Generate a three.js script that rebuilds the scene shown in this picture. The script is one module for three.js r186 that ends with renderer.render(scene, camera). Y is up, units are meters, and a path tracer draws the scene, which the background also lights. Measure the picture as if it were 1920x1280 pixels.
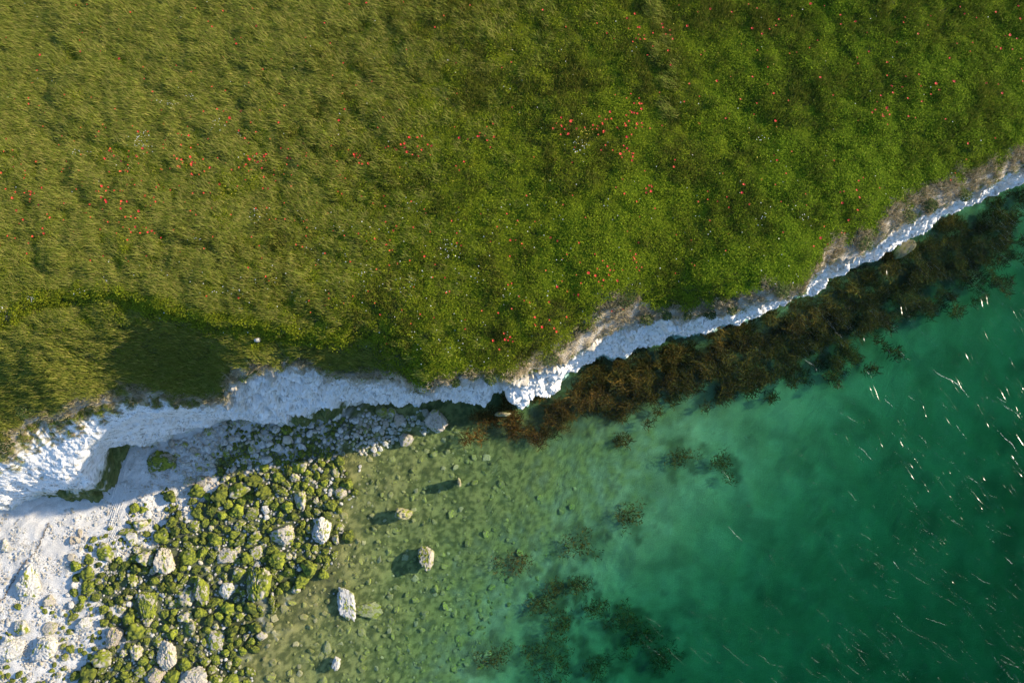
import * as THREE from 'three';
import { mergeGeometries, mergeVertices } from 'three/addons/utils/BufferGeometryUtils.js';
import { createNoise2D, createNoise3D } from 'simplex-noise';

// ------------------------------------------------------------------ camera, sky, sun, exposure
const scene = new THREE.Scene();
const CY = 36, PITCH = 78.5 * Math.PI / 180, F = 1281;            // a drone 26 m above the meadow, tipped 11.5 degrees towards the land
const camera = new THREE.PerspectiveCamera(2 * Math.atan(640 / F) * 180 / Math.PI, 1.5, 0.5, 400);
camera.position.set(0, CY, 0);
camera.lookAt(0, CY - Math.sin(PITCH), -Math.cos(PITCH));

const SUN_AZ = 13.5 * Math.PI / 180, SUN_EL = 21 * Math.PI / 180;
const sunDir = new THREE.Vector3(Math.cos(SUN_EL) * Math.cos(SUN_AZ), Math.sin(SUN_EL), -Math.cos(SUN_EL) * Math.sin(SUN_AZ));
const sun = new THREE.DirectionalLight(new THREE.Color(1, 0.86, 0.66), 5);
sun.name = 'sun';
sun.position.copy(sunDir).multiplyScalar(90);
sun.castShadow = true;
sun.shadow.mapSize.set(4096, 4096);
Object.assign(sun.shadow.camera, { left: -45, right: 45, top: 45, bottom: -45, near: 1, far: 200 });
scene.add(sun, sun.target);

{ // clear evening sky, computed: blue overhead, paler at the horizon, warmer round the sun
  const W = 512, H = 256, d = new Float32Array(W * H * 4), v = new THREE.Vector3();
  for (let j = 0; j < H; j++) for (let i = 0; i < W; i++) {
    const up = ((j + 0.5) / H - 0.5) * Math.PI, az = ((i + 0.5) / W - 0.5) * 2 * Math.PI;
    v.set(Math.cos(up) * Math.cos(az), Math.sin(up), Math.cos(up) * Math.sin(az));
    const k = Math.pow(1 - Math.max(0, v.y), 2.6), c = Math.max(0, v.dot(sunDir)), g = 0.30 * Math.pow(c, 6) + 0.5 * Math.pow(c, 40), o = (j * W + i) * 4;
    const low = v.y < 0 ? Math.max(0.25, 1 + v.y * 4) : 1;
    d[o] = (0.095 + 0.23 * k + g * 0.9) * low; d[o + 1] = (0.225 + 0.25 * k + g * 0.75) * low; d[o + 2] = (0.48 + 0.15 * k + g * 0.55) * low; d[o + 3] = 1;
  }
  const sky = new THREE.DataTexture(d, W, H, THREE.RGBAFormat, THREE.FloatType);
  sky.mapping = THREE.EquirectangularReflectionMapping; sky.magFilter = THREE.LinearFilter; sky.wrapS = THREE.RepeatWrapping; sky.needsUpdate = true;
  scene.background = sky; scene.environment = sky;
}
const renderer = new THREE.WebGLRenderer({ antialias: true });
renderer.setSize(1024, 682);
renderer.toneMapping = THREE.LinearToneMapping;
renderer.toneMappingExposure = 2.1;
renderer.shadowMap.enabled = true;

// ------------------------------------------------------------------ helpers
function rngOf(seed) { let a = seed >>> 0; return () => { a = (a + 0x6d2b79f5) | 0; let t = Math.imul(a ^ (a >>> 15), 1 | a); t = (t + Math.imul(t ^ (t >>> 7), 61 | t)) ^ t; return ((t ^ (t >>> 14)) >>> 0) / 4294967296; }; }
const rnd = rngOf(7), n2 = createNoise2D(rngOf(11)), n3 = createNoise3D(rngOf(12));
const R = (a, b) => a + (b - a) * rnd();
const clamp = (x, a = 0, b = 1) => Math.min(b, Math.max(a, x)), mix = (a, b, t) => a + (b - a) * t;
const smooth = (a, b, x) => { const t = clamp((x - a) / (b - a)); return t * t * (3 - 2 * t); };
const gauss = (x, s) => Math.exp(-(x * x) / (2 * s * s));
function fbm2(x, y, o = 4) { let s = 0, a = 0.5; for (let i = 0; i < o; i++) { s += a * n2(x, y); x = x * 2.03 + 7.1; y = y * 2.03 - 3.7; a *= 0.5; } return s; }
function fbm3(x, y, z, o = 4) { let s = 0, a = 0.5; for (let i = 0; i < o; i++) { s += a * n3(x, y, z); x = x * 2.03 + 7.1; y = y * 2.03 - 3.7; z = z * 2.03 + 1.3; a *= 0.5; } return s; }
const normal3 = () => { let s = 0; for (let i = 0; i < 4; i++) s += rnd(); return (s - 2) / 0.577; };

// a place in the photograph (1920 x 1280) and a height -> where that is on the ground, in metres
const SP = Math.sin(PITCH), CP = Math.cos(PITCH);
function at(u, v, h) {
  const a = (u - 960) / F, b = -(v - 640) / F, dy = b * CP - SP, dz = -b * SP - CP, k = (h - CY) / dy;
  return [a * k, dz * k];
}
function fitSurface(points) {                                     // multiquadric through scattered (u, v, h)
  const p = points.map(([u, v, h]) => [...at(u, v, h), h]), n = p.length, mean = p.reduce((s, q) => s + q[2], 0) / n, C = 0.5;
  const phi = (i, x, z) => Math.sqrt((p[i][0] - x) ** 2 + (p[i][1] - z) ** 2 + C);
  const A = p.map((q, r) => [...p.map((_, c) => phi(c, q[0], q[1]) - (r === c ? 0.06 : 0)), q[2] - mean]);
  for (let c = 0; c < n; c++) {
    let m = c; for (let r = c + 1; r < n; r++) if (Math.abs(A[r][c]) > Math.abs(A[m][c])) m = r;
    [A[c], A[m]] = [A[m], A[c]];
    for (let r = c + 1; r < n; r++) { const f = A[r][c] / A[c][c]; if (f) for (let k = c; k <= n; k++) A[r][k] -= f * A[c][k]; }
  }
  const w = new Float64Array(n);
  for (let r = n - 1; r >= 0; r--) { let s = A[r][n]; for (let k = r + 1; k < n; k++) s -= A[r][k] * w[k]; w[r] = s / A[r][r]; }
  const X0 = -70, Z0 = -75, S = 0.35, NX = 430, NZ = 400, g = new Float32Array(NX * NZ);
  for (let j = 0; j < NZ; j++) for (let i = 0; i < NX; i++) { let s = mean; for (let k = 0; k < n; k++) s += w[k] * phi(k, X0 + i * S, Z0 + j * S); g[j * NX + i] = s; }
  return (x, z) => {
    const a = clamp((x - X0) / S, 0, NX - 1.01), b = clamp((z - Z0) / S, 0, NZ - 1.01), i = Math.floor(a), j = Math.floor(b), s = a - i, t = b - j, o = j * NX + i;
    return mix(mix(g[o], g[o + 1], s), mix(g[o + NX], g[o + NX + 1], s), t);
  };
}
function curveOf(list) {                                          // (u, v, h) list -> z and h as functions of x
  const p = list.map(([u, v, h]) => [...at(u, v, h), h]).sort((a, b) => a[0] - b[0]);
  return (x) => {
    if (x <= p[0][0]) return [p[0][1] + (x - p[0][0]) * -0.2, p[0][2]];
    let i = 0; while (i < p.length - 2 && p[i + 1][0] < x) i++;
    const t = (x - p[i][0]) / (p[i + 1][0] - p[i][0]), q = t > 1 ? t : t;
    return [mix(p[i][1], p[i + 1][1], q), mix(p[i][2], p[i + 1][2], Math.min(1, t))];
  };
}
const poly = (h, list) => list.map(([u, v]) => at(u, v, h));
function inside(pg, x, z) { let c = false; for (let i = 0, j = pg.length - 1; i < pg.length; j = i++) { const [xi, zi] = pg[i], [xj, zj] = pg[j]; if ((zi > z) !== (zj > z) && x < (xj - xi) * (z - zi) / (zj - zi) + xi) c = !c; } return c; }
function edgeDistance(pg, x, z) { // signed: positive inside
  let d = 1e9;
  for (let i = 0, j = pg.length - 1; i < pg.length; j = i++) {
    const [ax, az] = pg[j], [bx, bz] = pg[i], ex = bx - ax, ez = bz - az, t = clamp(((x - ax) * ex + (z - az) * ez) / (ex * ex + ez * ez));
    d = Math.min(d, Math.hypot(x - ax - ex * t, z - az - ez * t));
  }
  return inside(pg, x, z) ? d : -d;
}
const used = {};
function numbered(name) { const k = used[name] = (used[name] ?? -1) + 1; return k ? `${name}_${String(k).padStart(3, '0')}` : name; }
function add(o, name, data, parent = scene) { o.name = parent === scene ? numbered(name) : name; if (data) Object.assign(o.userData, data); o.castShadow = o.receiveShadow = true; parent.add(o); return o; }
function gridMesh(nx, nz, fn, color) {                            // fn(i, j) -> [x, y, z], color(x, y, z, i, j) -> [r, g, b]
  const pos = new Float32Array(nx * nz * 3), col = color && new Float32Array(nx * nz * 3), uv = new Float32Array(nx * nz * 2), idx = new Uint32Array((nx - 1) * (nz - 1) * 6);
  for (let j = 0, o = 0; j < nz; j++) for (let i = 0; i < nx; i++, o++) {
    const p = fn(i, j); uv[o * 2] = p[3] ?? p[0]; uv[o * 2 + 1] = p[4] ?? p[2];
    pos[o * 3] = p[0]; pos[o * 3 + 1] = p[1]; pos[o * 3 + 2] = p[2];
    if (color) col.set(color(p[0], p[1], p[2], i, j), o * 3);
  }
  let k = 0;
  for (let j = 0; j < nz - 1; j++) for (let i = 0; i < nx - 1; i++) { const a = j * nx + i, b = a + 1, c = a + nx, e = c + 1; idx[k++] = a; idx[k++] = c; idx[k++] = b; idx[k++] = b; idx[k++] = c; idx[k++] = e; }
  const g = new THREE.BufferGeometry();
  g.setAttribute('position', new THREE.BufferAttribute(pos, 3)); g.setAttribute('uv', new THREE.BufferAttribute(uv, 2));
  if (color) g.setAttribute('color', new THREE.BufferAttribute(col, 3));
  g.setIndex(new THREE.BufferAttribute(idx, 1)); g.computeVertexNormals();
  return g;
}
function grainTexture(size, fn, srgb = false) {                   // one channel or colour, tiles by wrapping the noise on a torus
  const d = new Uint8Array(size * size * 4);
  for (let j = 0; j < size; j++) for (let i = 0; i < size; i++) { const c = fn(i / size, j / size), o = (j * size + i) * 4; for (let k = 0; k < 3; k++) d[o + k] = clamp(Array.isArray(c) ? c[k] : c) * 255; d[o + 3] = 255; }
  const t = new THREE.DataTexture(d, size, size); t.wrapS = t.wrapT = THREE.RepeatWrapping; t.magFilter = THREE.LinearFilter; if (srgb) t.colorSpace = THREE.SRGBColorSpace; t.needsUpdate = true;
  return t;
}
const tile = (u, v, f) => { const a = u * 2 * Math.PI, b = v * 2 * Math.PI, r = f / (2 * Math.PI); return n3(Math.cos(a) * r + 3, Math.sin(a) * r + Math.cos(b) * r, Math.sin(b) * r - 5); };

// ------------------------------------------------------------------ the lie of the land, traced as (u, v, height)
const E_LIST = [[-900, 1040, 4.2], [-500, 960, 4.8], [-200, 900, 5.3], [-60, 868, 5.7], [0, 848, 5.8], [30, 828, 6], [48, 797, 6.3], [80, 782, 6.4], [110, 790, 6.3], [150, 768, 6.6], [200, 756, 6.8], [225, 748, 6.8], [260, 746, 6.8], [310, 741, 6.8], [345, 752, 6.7], [385, 756, 6.8], [420, 750, 7], [432, 722, 7.8], [470, 697, 8.5], [545, 685, 8.5], [590, 691, 8.3], [625, 705, 8.2], [660, 712, 8.2], [700, 702, 8.3], [740, 712, 8.4], [770, 730, 8.6], [800, 738, 9.3], [830, 716, 9.6], [880, 706, 9.7], [930, 709, 9.7], [960, 712, 9.7], [990, 697, 9.2], [1020, 686, 8.9], [1060, 675, 8.7], [1095, 652, 8.6], [1130, 631, 8.5], [1170, 612, 8.5], [1215, 606, 8.5], [1250, 592, 8.7], [1290, 594, 8.8], [1340, 591, 8.9], [1370, 590, 9.1], [1400, 577, 9.3], [1440, 566, 9.7], [1470, 560, 9.7], [1505, 545, 9.7], [1528, 517, 9.7], [1545, 490, 9.2], [1580, 485, 9.0], [1610, 478, 9.0], [1640, 456, 9.0], [1660, 441, 9.2], [1682, 424, 9.1], [1720, 402, 9.0], [1770, 386, 9.0], [1810, 366, 9.0], [1850, 346, 9.0], [1890, 326, 9.0], [1920, 312, 9.0], [2050, 262, 9.7], [2300, 140, 9.7], [2800, -90, 9.7]];
const B_LIST = [[-900, 1150, 1], [-500, 1080, 1], [-200, 1015, 0.95], [0, 967, 0.9], [50, 946, 0.9], [110, 938, 0.8], [170, 950, 0.75], [208, 938, 0.7], [222, 890, 0.75], [242, 835, 0.75], [300, 831, 0.7], [360, 816, 0.6], [420, 791, 0.5], [480, 792, 0.45], [530, 802, 0.4], [570, 797, 0.3], [590, 788, 0.3], [640, 782, 0.2], [658, 764, 0.1], [690, 756, 0], [740, 758, -0.1], [785, 761, -0.2], [800, 752, -0.3], [840, 750, -0.4], [880, 766, -0.5], [918, 774, -0.7], [930, 757, -0.7], [944, 752, -0.7], [958, 770, -0.7], [975, 768, -0.8], [1000, 752, -0.9], [1030, 746, -0.9], [1050, 727, -0.9], [1090, 691, -0.9], [1120, 676, -0.9], [1180, 666, -1], [1220, 651, -1], [1260, 636, -1], [1300, 629, -1], [1330, 626, -1], [1360, 613, -1], [1400, 606, -1], [1430, 591, -1], [1470, 577, -1], [1500, 562, -1], [1525, 532, -1], [1537, 516, -1], [1600, 511, -1.1], [1640, 496, -1.1], [1658, 477, -1.1], [1668, 452, -1.1], [1684, 441, -1.1], [1704, 436, -1.1], [1760, 411, -1.2], [1800, 391, -1.2], [1840, 371, -1.2], [1880, 353, -1.3], [1920, 340, -1.3], [2100, 268, -1.4], [2400, 130, -1.5], [3000, -150, -1.7]];
const M_LIST = [[-900, 1090, 2.8], [-500, 1020, 3], [-200, 955, 3.2], [0, 905, 3.8], [80, 872, 4.1], [150, 852, 4.4], [205, 802, 5.2], [260, 775, 5.9], [330, 770, 6.2], [380, 772, 6]];
const edge = curveOf(E_LIST), foot = curveOf(B_LIST), ledge = curveOf(M_LIST);
const edgeZ = (x) => edge(x)[0] + 0.22 * fbm2(x * 1.5, 3.3, 3) + 0.07 * n2(x * 6, 9), edgeH = (x) => edge(x)[1];
const footZ = (x) => foot(x)[0] + 0.12 * fbm2(x * 1.3, 13.3, 3);
const land = fitSurface([...E_LIST.filter((_, i) => i % 2 === 0 || i < 34),
  [-700, 0, 10.8], [0, 0, 10.6], [480, 0, 10.5], [960, 0, 10.3], [1440, 0, 10.2], [1920, 0, 10.2], [2600, -200, 10.2], [960, -700, 10.6], [-700, -700, 11], [2600, -900, 10.4],
  [-400, 300, 10.4], [0, 250, 10.4], [480, 250, 10.3], [960, 250, 10.2], [1440, 250, 10.05], [1850, 200, 10],
  [-300, 480, 10.1], [0, 450, 10.2], [300, 450, 10.2], [600, 480, 10.1], [960, 480, 10], [1300, 420, 10], [1600, 380, 9.95],
  [-200, 580, 10], [0, 565, 10.05], [110, 545, 10.05], [220, 532, 10.1], [330, 572, 10.1], [430, 592, 10.05], [520, 610, 10], [620, 620, 9.95], [720, 640, 9.7], [850, 640, 9.9], [1000, 620, 9.9], [1150, 560, 9.9], [1350, 540, 9.9],
  [-200, 660, 8.5], [0, 640, 9.2], [60, 600, 9.65], [140, 585, 9.75], [220, 580, 9.85], [300, 600, 9.8], [360, 614, 9.8], [430, 626, 9.75], [250, 630, 8.8], [340, 646, 8.5],
  [300, 660, 7.8], [300, 705, 7.2], [400, 690, 7.5], [250, 725, 7.0], [360, 735, 6.9], [470, 650, 9.5], [520, 640, 9.5], [560, 650, 9.2], [450, 700, 8.4],
  [620, 680, 8.5], [690, 685, 8.5], [750, 700, 8.8], [800, 700, 9.8], [850, 690, 9.9],
  [100, 690, 8.4], [170, 670, 8.3], [150, 740, 7.2], [60, 760, 6.8], [0, 700, 7.9], [0, 790, 6.5], [200, 720, 7.1], [-200, 760, 7.2]]);
const SLIP = [[-250, 640], [-60, 608], [10, 590], [70, 566], [140, 553], [225, 549], [280, 566], [340, 586], [400, 599], [480, 610], [560, 624], [640, 642]].map(([u, v]) => at(u, v, 9.9));   // the ground has slipped along this line
const slip = (x, z) => {
  if (x < SLIP[0][0] || x > SLIP[11][0]) return 0;
  let i = 0; while (i < 10 && SLIP[i + 1][0] < x) i++;
  const t = (x - SLIP[i][0]) / (SLIP[i + 1][0] - SLIP[i][0]), sd = z - mix(SLIP[i][1], SLIP[i + 1][1], t) + 0.08 * n2(x * 1.5, 2);
  return -0.34 * smooth(-0.06, 0.16, sd) * Math.exp(-Math.max(0, sd) / 0.9) * smooth(SLIP[11][0], SLIP[9][0], x);
};
const landH = (x, z) => {
  const ez = edgeZ(x), t = Math.max(0, ez - z);
  return land(x, Math.min(z, ez)) + slip(x, z) + (edgeH(x) - land(x, ez)) * Math.exp(-t / 0.7) + (0.15 * fbm2(x * 0.45, z * 0.45, 4) + 0.16 * fbm2(x * 0.16 + 4, z * 0.24, 2)) * smooth(0, 1.5, t);
};
const bed = fitSurface([...B_LIST.filter((_, i) => i % 2 === 0),
  [-600, 1300, 1.1], [0, 1050, 0.9], [150, 1050, 0.8], [300, 900, 0.6], [250, 1000, 0.65], [400, 900, 0.45], [450, 1000, 0.3], [550, 900, 0.2], [620, 860, 0.08], [600, 1000, 0.08], [590, 1080, 0.03], [480, 1130, 0.08], [420, 1280, 0.1], [300, 1150, 0.4], [150, 1200, 0.65], [0, 1280, 0.8], [250, 1280, 0.45],
  [700, 850, -0.12], [700, 950, -0.2], [700, 1050, -0.25], [600, 1180, -0.15], [650, 1280, -0.3], [520, 1280, -0.1], [850, 850, -0.38], [850, 1000, -0.5], [800, 1150, -0.6], [850, 1280, -0.9], [1000, 850, -0.62], [1000, 1000, -0.8], [1000, 1150, -1.4], [1000, 1280, -1.9],
  [1200, 800, -1.0], [1200, 1000, -1.4], [1200, 1200, -2.7], [1400, 700, -1.4], [1400, 900, -1.85], [1400, 1100, -2.9], [1400, 1280, -3.3], [1650, 600, -2], [1650, 800, -2.6], [1650, 1000, -3.2], [1900, 500, -2.4], [1900, 700, -3], [1900, 1000, -3.6], [1900, 1280, -4],
  [2400, 400, -4], [2400, 1200, -5], [1400, 1900, -4.5], [700, 1900, -1.5], [0, 1900, 0.4], [2600, 2000, -6]]);
const bedH = (x, z) => bed(x, z) + 0.10 * fbm2(x * 0.35, z * 0.35, 4);
const bedAt = (u, v) => { let h = 0; for (let i = 0; i < 4; i++) { const [x, z] = at(u, v, h); h = bedH(x, z); } const [x, z] = at(u, v, h); return [x, h, z]; };
const landAt = (u, v) => { let h = 9.5; for (let i = 0; i < 6; i++) { const [x, z] = at(u, v, h); h = mix(h, landH(x, z), 0.7); } const [x, z] = at(u, v, h); return [x, landH(x, z), z]; };

// ------------------------------------------------------------------ surfaces shared by the setting
const grain = grainTexture(512, (u, v) => 0.93 + 0.045 * tile(u, v, 24) + 0.05 * tile(u + 0.3, v, 70) + 0.06 * tile(u, v + 0.6, 160), true);
const rough = grainTexture(512, (u, v) => 0.5 + 0.22 * tile(u, v, 18) + 0.16 * tile(u + 0.2, v, 52) + 0.14 * tile(u, v + 0.4, 150));
const scaled = (t, s) => { const c = t.clone(); c.repeat.set(s, s); c.needsUpdate = true; return c; };
const chalkMat = new THREE.MeshStandardMaterial({ vertexColors: true, roughness: 0.95, map: scaled(grain, 0.9), bumpMap: scaled(rough, 0.7), bumpScale: 0.03 });
const shoreMat = new THREE.MeshStandardMaterial({ vertexColors: true, roughness: 0.85, map: scaled(grain, 0.6), bumpMap: scaled(rough, 0.8), bumpScale: 0.05 });
const soilMat = new THREE.MeshStandardMaterial({ vertexColors: true, roughness: 1, map: scaled(grain, 0.5), bumpMap: scaled(rough, 0.6), bumpScale: 0.05 });
const tint = (a, b, t) => [mix(a[0], b[0], t), mix(a[1], b[1], t), mix(a[2], b[2], t)];

// ------------------------------------------------------------------ meadow ground
const FRINGE = [[-900, 0.5], [0, 0.45], [200, 0.5], [260, 0.2], [425, 0.45], [445, 0.4], [480, 0.25], [600, 0.2], [790, 0.35], [830, 0.15], [950, 0.12], [1000, 0.55], [1060, 0.85], [1100, 0.9], [1140, 1.25], [1165, 0.8], [1205, 1.25], [1235, 0.5], [1300, 0.25], [1375, 0.4], [1400, 0.6], [1460, 0.45], [1500, 0.25], [1545, 0.35], [1565, 0.9], [1640, 1.0], [1662, 0.5], [1700, 0.9], [1800, 1.0], [1900, 0.8], [2800, 0.8]].map(([u, w]) => [at(u, 640, 9.5)[0], w]);   // width of the worn strip along the edge
const fringe = (x) => { let i = 0; while (i < FRINGE.length - 2 && FRINGE[i + 1][0] < x) i++; const [a, p] = FRINGE[i], [b, q] = FRINGE[i + 1]; return mix(p, q, clamp((x - a) / (b - a))); };
{
  const xs = []; for (let x = -46; x <= 52; x += 0.16) xs.push(x);
  const ts = [0]; while (ts[ts.length - 1] < 62) { const t = ts[ts.length - 1]; ts.push(t + (t < 4 ? 0.08 : t < 22 ? 0.2 : 2)); }
  ts.reverse();
  const g = gridMesh(xs.length, ts.length, (i, j) => { const x = xs[i], z = edgeZ(x) - ts[j]; return [x, landH(x, z), z]; },
    (x, y, z, i, j) => {
      const t = ts[j], n = fbm2(x * 1.1, z * 1.1, 4), bare = smooth(0.02, -0.14, t - fringe(x) * (0.95 + 0.9 * n)) ;
      const earth = tint([0.40, 0.325, 0.22], [0.58, 0.52, 0.42], smooth(-0.2, 0.4, fbm2(x * 3, z * 3, 3)));
      return tint([0.045 + 0.02 * n, 0.055 + 0.02 * n, 0.018], earth, bare);
    });
  add(new THREE.Mesh(g, soilMat), 'meadow_ground', { kind: 'structure' });
}

// ------------------------------------------------------------------ chalk cliff
const caveX = at(941, 752, 1.5)[0], foot1 = [at(105, 938, 0.8)[0], at(243, 835, 0.8)[0]], foot2 = [at(545, 780, 1)[0], at(655, 765, 1)[0]];
{
  const xs = []; for (let x = -46; x <= 52; x += (x > -29 && x < 28 ? 0.042 : 0.2)) xs.push(x);
  const NR = 190;
  const place = (i, j) => {
    const x = xs[i], t = j / (NR - 1), zE = edgeZ(x), hE = edgeH(x), zB = footZ(x), hB = foot(x)[1] - 0.6;
    let y, z;
    const wm = smooth(-13, -15.5, x), s = t;
    const y0 = mix(hE, hB, t), z0 = mix(zE, zB, Math.pow(t, 0.8)) ;
    if (wm > 0) {
      const [zM, hM] = ledge(x), a = t < 0.45 ? t / 0.45 : (t - 0.45) / 0.55;
      const ym = t < 0.45 ? mix(hE, hM, a) : mix(hM, hB, a), zm = t < 0.45 ? mix(zE, zM, a) : mix(zM, zB, Math.pow(a, 0.75));
      y = mix(y0, ym, wm); z = mix(z0, zm, wm);
    } else { y = y0; z = z0; }
    const slope = clamp((mix(edgeZ(x + 0.7), footZ(x + 0.7), 0.5) - mix(edgeZ(x - 0.7), footZ(x - 0.7), 0.5)) / 1.4, -2.5, 2.5), L = Math.hypot(1, slope), nx = -slope / L, nz = 1 / L;
    const px = x + z * 0.6;
    const ampl = x < 1 ? 1 : 0.75;
    let d = ampl * 0.34 * fbm3(x * 0.55, y * 0.30, z * 0.55, 3);
    d += (x < 1 ? 0.13 : 0.27) * (0.5 - Math.abs(n3(x * 0.6 + y * 0.16, y * 0.12, 4.2)) * 1.5);                       // gullies
    const q = (fbm3(x * 1.5 + y * 0.9, y * 1.1 - x * 0.5, z * 1.5, 3) + 0.5) * 6, fq = q - Math.floor(q);
    d += (x < 1 ? 0.055 : 0.036) * (1 - 0.85 * wm) * (Math.floor(q) + smooth(0.25, 0.7, fq) - 3);                                              // joint-bounded steps
    const q2 = (fbm3(x * 3.6 + y * 2.8, y * 3.0 - x * 1.5, z * 3.2 + 9, 2) + 0.5) * 4, f2 = q2 - Math.floor(q2);
    d += 0.016 * (Math.floor(q2) + smooth(0.3, 0.6, f2) - 2);
    d += 0.012 * fbm3(x * 9, y * 9, z * 9, 2);
    d *= smooth(0, 0.05, t) * 0.9 + 0.1;
    d -= 0.28 * smooth(1.3, 0.1, y) * smooth(-9, -6, x) * (0.7 + 0.6 * n2(x * 0.8, 5));
    d -= 0.18 * smooth(1.9, 0.7, y) * smooth(-18.5, -17, x) * smooth(-11, -12.5, x);
    d -= 2.6 * gauss(x - caveX, 0.33) * smooth(3.9, 2.6, y + 0.4 * n2(x * 3, 1)) + 1.0 * gauss(x - caveX + 1.6, 0.7) * smooth(2.2, 1.0, y);
    d -= 0.28 * smooth(0.42, 0.66, n3(x * 0.8, y * 0.7, z * 0.8 + 50)) + 0.14 * smooth(0.5, 0.68, n3(x * 2.1, y * 1.7, z * 2.1 + 70));   // hollows
    d += 0.30 * gauss(x - caveX - 1.0, 0.55) * gauss(y - 2.2, 1.6);                                       // block right of the cave
    d += 0.35 * gauss(x - (foot2[0] + foot2[1]) / 2, 1.1) * smooth(4.8, 3.0, y) * smooth(0.4, 1.6, y);
    y += 0.06 * fbm3(x * 2, y * 2, z * 2 + 5, 2) * smooth(0, 0.05, t);
    y += wm * smooth(0, 0.05, t) * (0.09 * fbm3(x * 1.6, y * 1.6, z * 1.6 + 40, 3) + 0.05 * fbm3(x * 5, y * 5, z * 5, 2));
    if (j === 0) { z -= 0.35; y -= 0.10; }
    const lay = wm * smooth(0.62, 0.40, t); d *= 1 - 0.55 * wm * smooth(0.9, 0.4, t);                       // on the gentle upper slope at the left the relief stands up, not out
    return [x + nx * d * (1 - 0.7 * lay), y + 0.45 * d * lay, z + nz * d * (1 - 0.7 * lay), px, y * 1.0 + z * 0.4];
  };
  const paint = (x, y, z, i, j) => {
    const t = j / (NR - 1), n = fbm3(x * 0.8, y * 0.8, z * 0.8, 3), f = fbm3(x * 5, y * 5, z * 5, 3);
    let c = tint([0.78, 0.765, 0.73], [0.86, 0.845, 0.81], smooth(-0.4, 0.4, n + 0.5 * f));
    const line = n3((x * 0.75 + y * 0.7) * 6.5, (y * 0.75 - x * 0.7) * 1.5, z * 2.0);                       // dark lines along the joints, running aslant
    c = tint(c, [0.30, 0.29, 0.25], 0.9 * smooth(0.44, 0.58, line + 0.5 * f) * smooth(-0.3, 0.15, n + 0.25 * n3(x * 0.4, y * 0.4, 8)));
    const flint = n3(x * 4, y * 9, z * 4 + 30);
    c = tint(c, [0.16, 0.15, 0.13], 0.8 * smooth(0.74, 0.82, flint));
    const mo = 0.55 * smooth(foot1[0] - 1.2, foot1[0] + 0.6, x) * smooth(foot1[1] + 0.9, foot1[1] - 0.3, x) * smooth(3.1, 1.4, y)
      + 0.62 * smooth(foot2[0] - 0.4, foot2[0] + 0.8, x) * smooth(foot2[1] + 0.5, foot2[1] - 0.3, x) * smooth(3.3, 2.0, y) * smooth(0.3, 0.9, y) + 0.30 * smooth(1.7, 0.5, y) * smooth(-5, -9, x)
      + 0.42 * gauss(x - caveX + 1.2, 0.7) * smooth(2.4, 1.2, y);
    const alg = smooth(0.36, 0.50, mo + 0.34 * fbm3(x * 1.7, y * 1.7, z * 1.7 + 3, 4));
    c = tint(c, tint([0.055, 0.085, 0.012], [0.13, 0.15, 0.04], smooth(-0.3, 0.3, f)), alg);
    const olive = smooth(0.30, 0.6, mo + 0.30 * fbm3(x * 0.9, y * 2.2, z * 0.9, 3) + 0.30 * smooth(3.4, 1.2, y) * smooth(-4, -7, x));
    c = tint(c, [0.36, 0.37, 0.24], 0.6 * olive * (1 - alg));
    const dirt = smooth(0.10, 0.0, t - 0.05 - 0.14 * fbm2(x * 1.4, y * 2 + 5, 3));
    c = tint(c, [0.36, 0.30, 0.20], 0.75 * dirt);
    const weedy = x < -14 ? smooth(0.16, 0.34, fbm3(x * 1.0, y * 1.2, z * 1.0 + 20, 4) - 0.55 * smooth(0.05, 0.42, t) + 0.22) : 0;
    return tint(c, tint([0.20, 0.18, 0.08], [0.36, 0.31, 0.19], smooth(-0.2, 0.2, f)), weedy * 0.9);
  };
  add(new THREE.Mesh(gridMesh(xs.length, NR, place, paint), chalkMat), 'chalk_cliff', { kind: 'structure' });
}

// ------------------------------------------------------------------ beach and sea bed in one sheet
const greenZone = poly(0.3, [[335, 965], [430, 905], [520, 880], [620, 838], [665, 880], [640, 960], [640, 1020], [598, 1060], [590, 1110], [505, 1130], [470, 1190], [440, 1300], [150, 1300], [215, 1200], [190, 1130], [150, 1080], [230, 1040], [280, 1010]]);
const cobbleZone = poly(0.4, [[250, 835], [330, 825], [420, 795], [520, 792], [640, 775], [720, 765], [820, 790], [700, 835], [560, 880], [440, 925], [395, 905], [330, 885], [310, 845]]);
const weedyCobble = poly(0.3, [[420, 800], [640, 775], [670, 800], [640, 850], [540, 885], [430, 935], [395, 890]]);
const whiteZone = poly(0.6, [[-60, 1190], [60, 1150], [170, 1090], [170, 1000], [260, 950], [340, 925], [420, 900], [340, 980], [240, 1040], [190, 1120], [220, 1200], [120, 1320], [-60, 1320]]);
const weedCarpet = poly(0, [[430, 1140], [500, 1090], [590, 1040], [640, 960], [665, 990], [640, 1080], [600, 1140], [510, 1150], [490, 1200], [470, 1300], [360, 1300]]);
const kelpZone = poly(-0.5, [[850, 790], [900, 790], [960, 765], [1040, 735], [1095, 690], [1180, 662], [1300, 625], [1400, 602], [1480, 568], [1535, 512], [1640, 488], [1680, 438], [1800, 388], [1960, 320], [1960, 455], [1850, 535], [1720, 605], [1620, 685], [1480, 715], [1330, 745], [1230, 755], [1150, 800], [1060, 800], [1000, 838], [930, 822]]);
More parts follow.
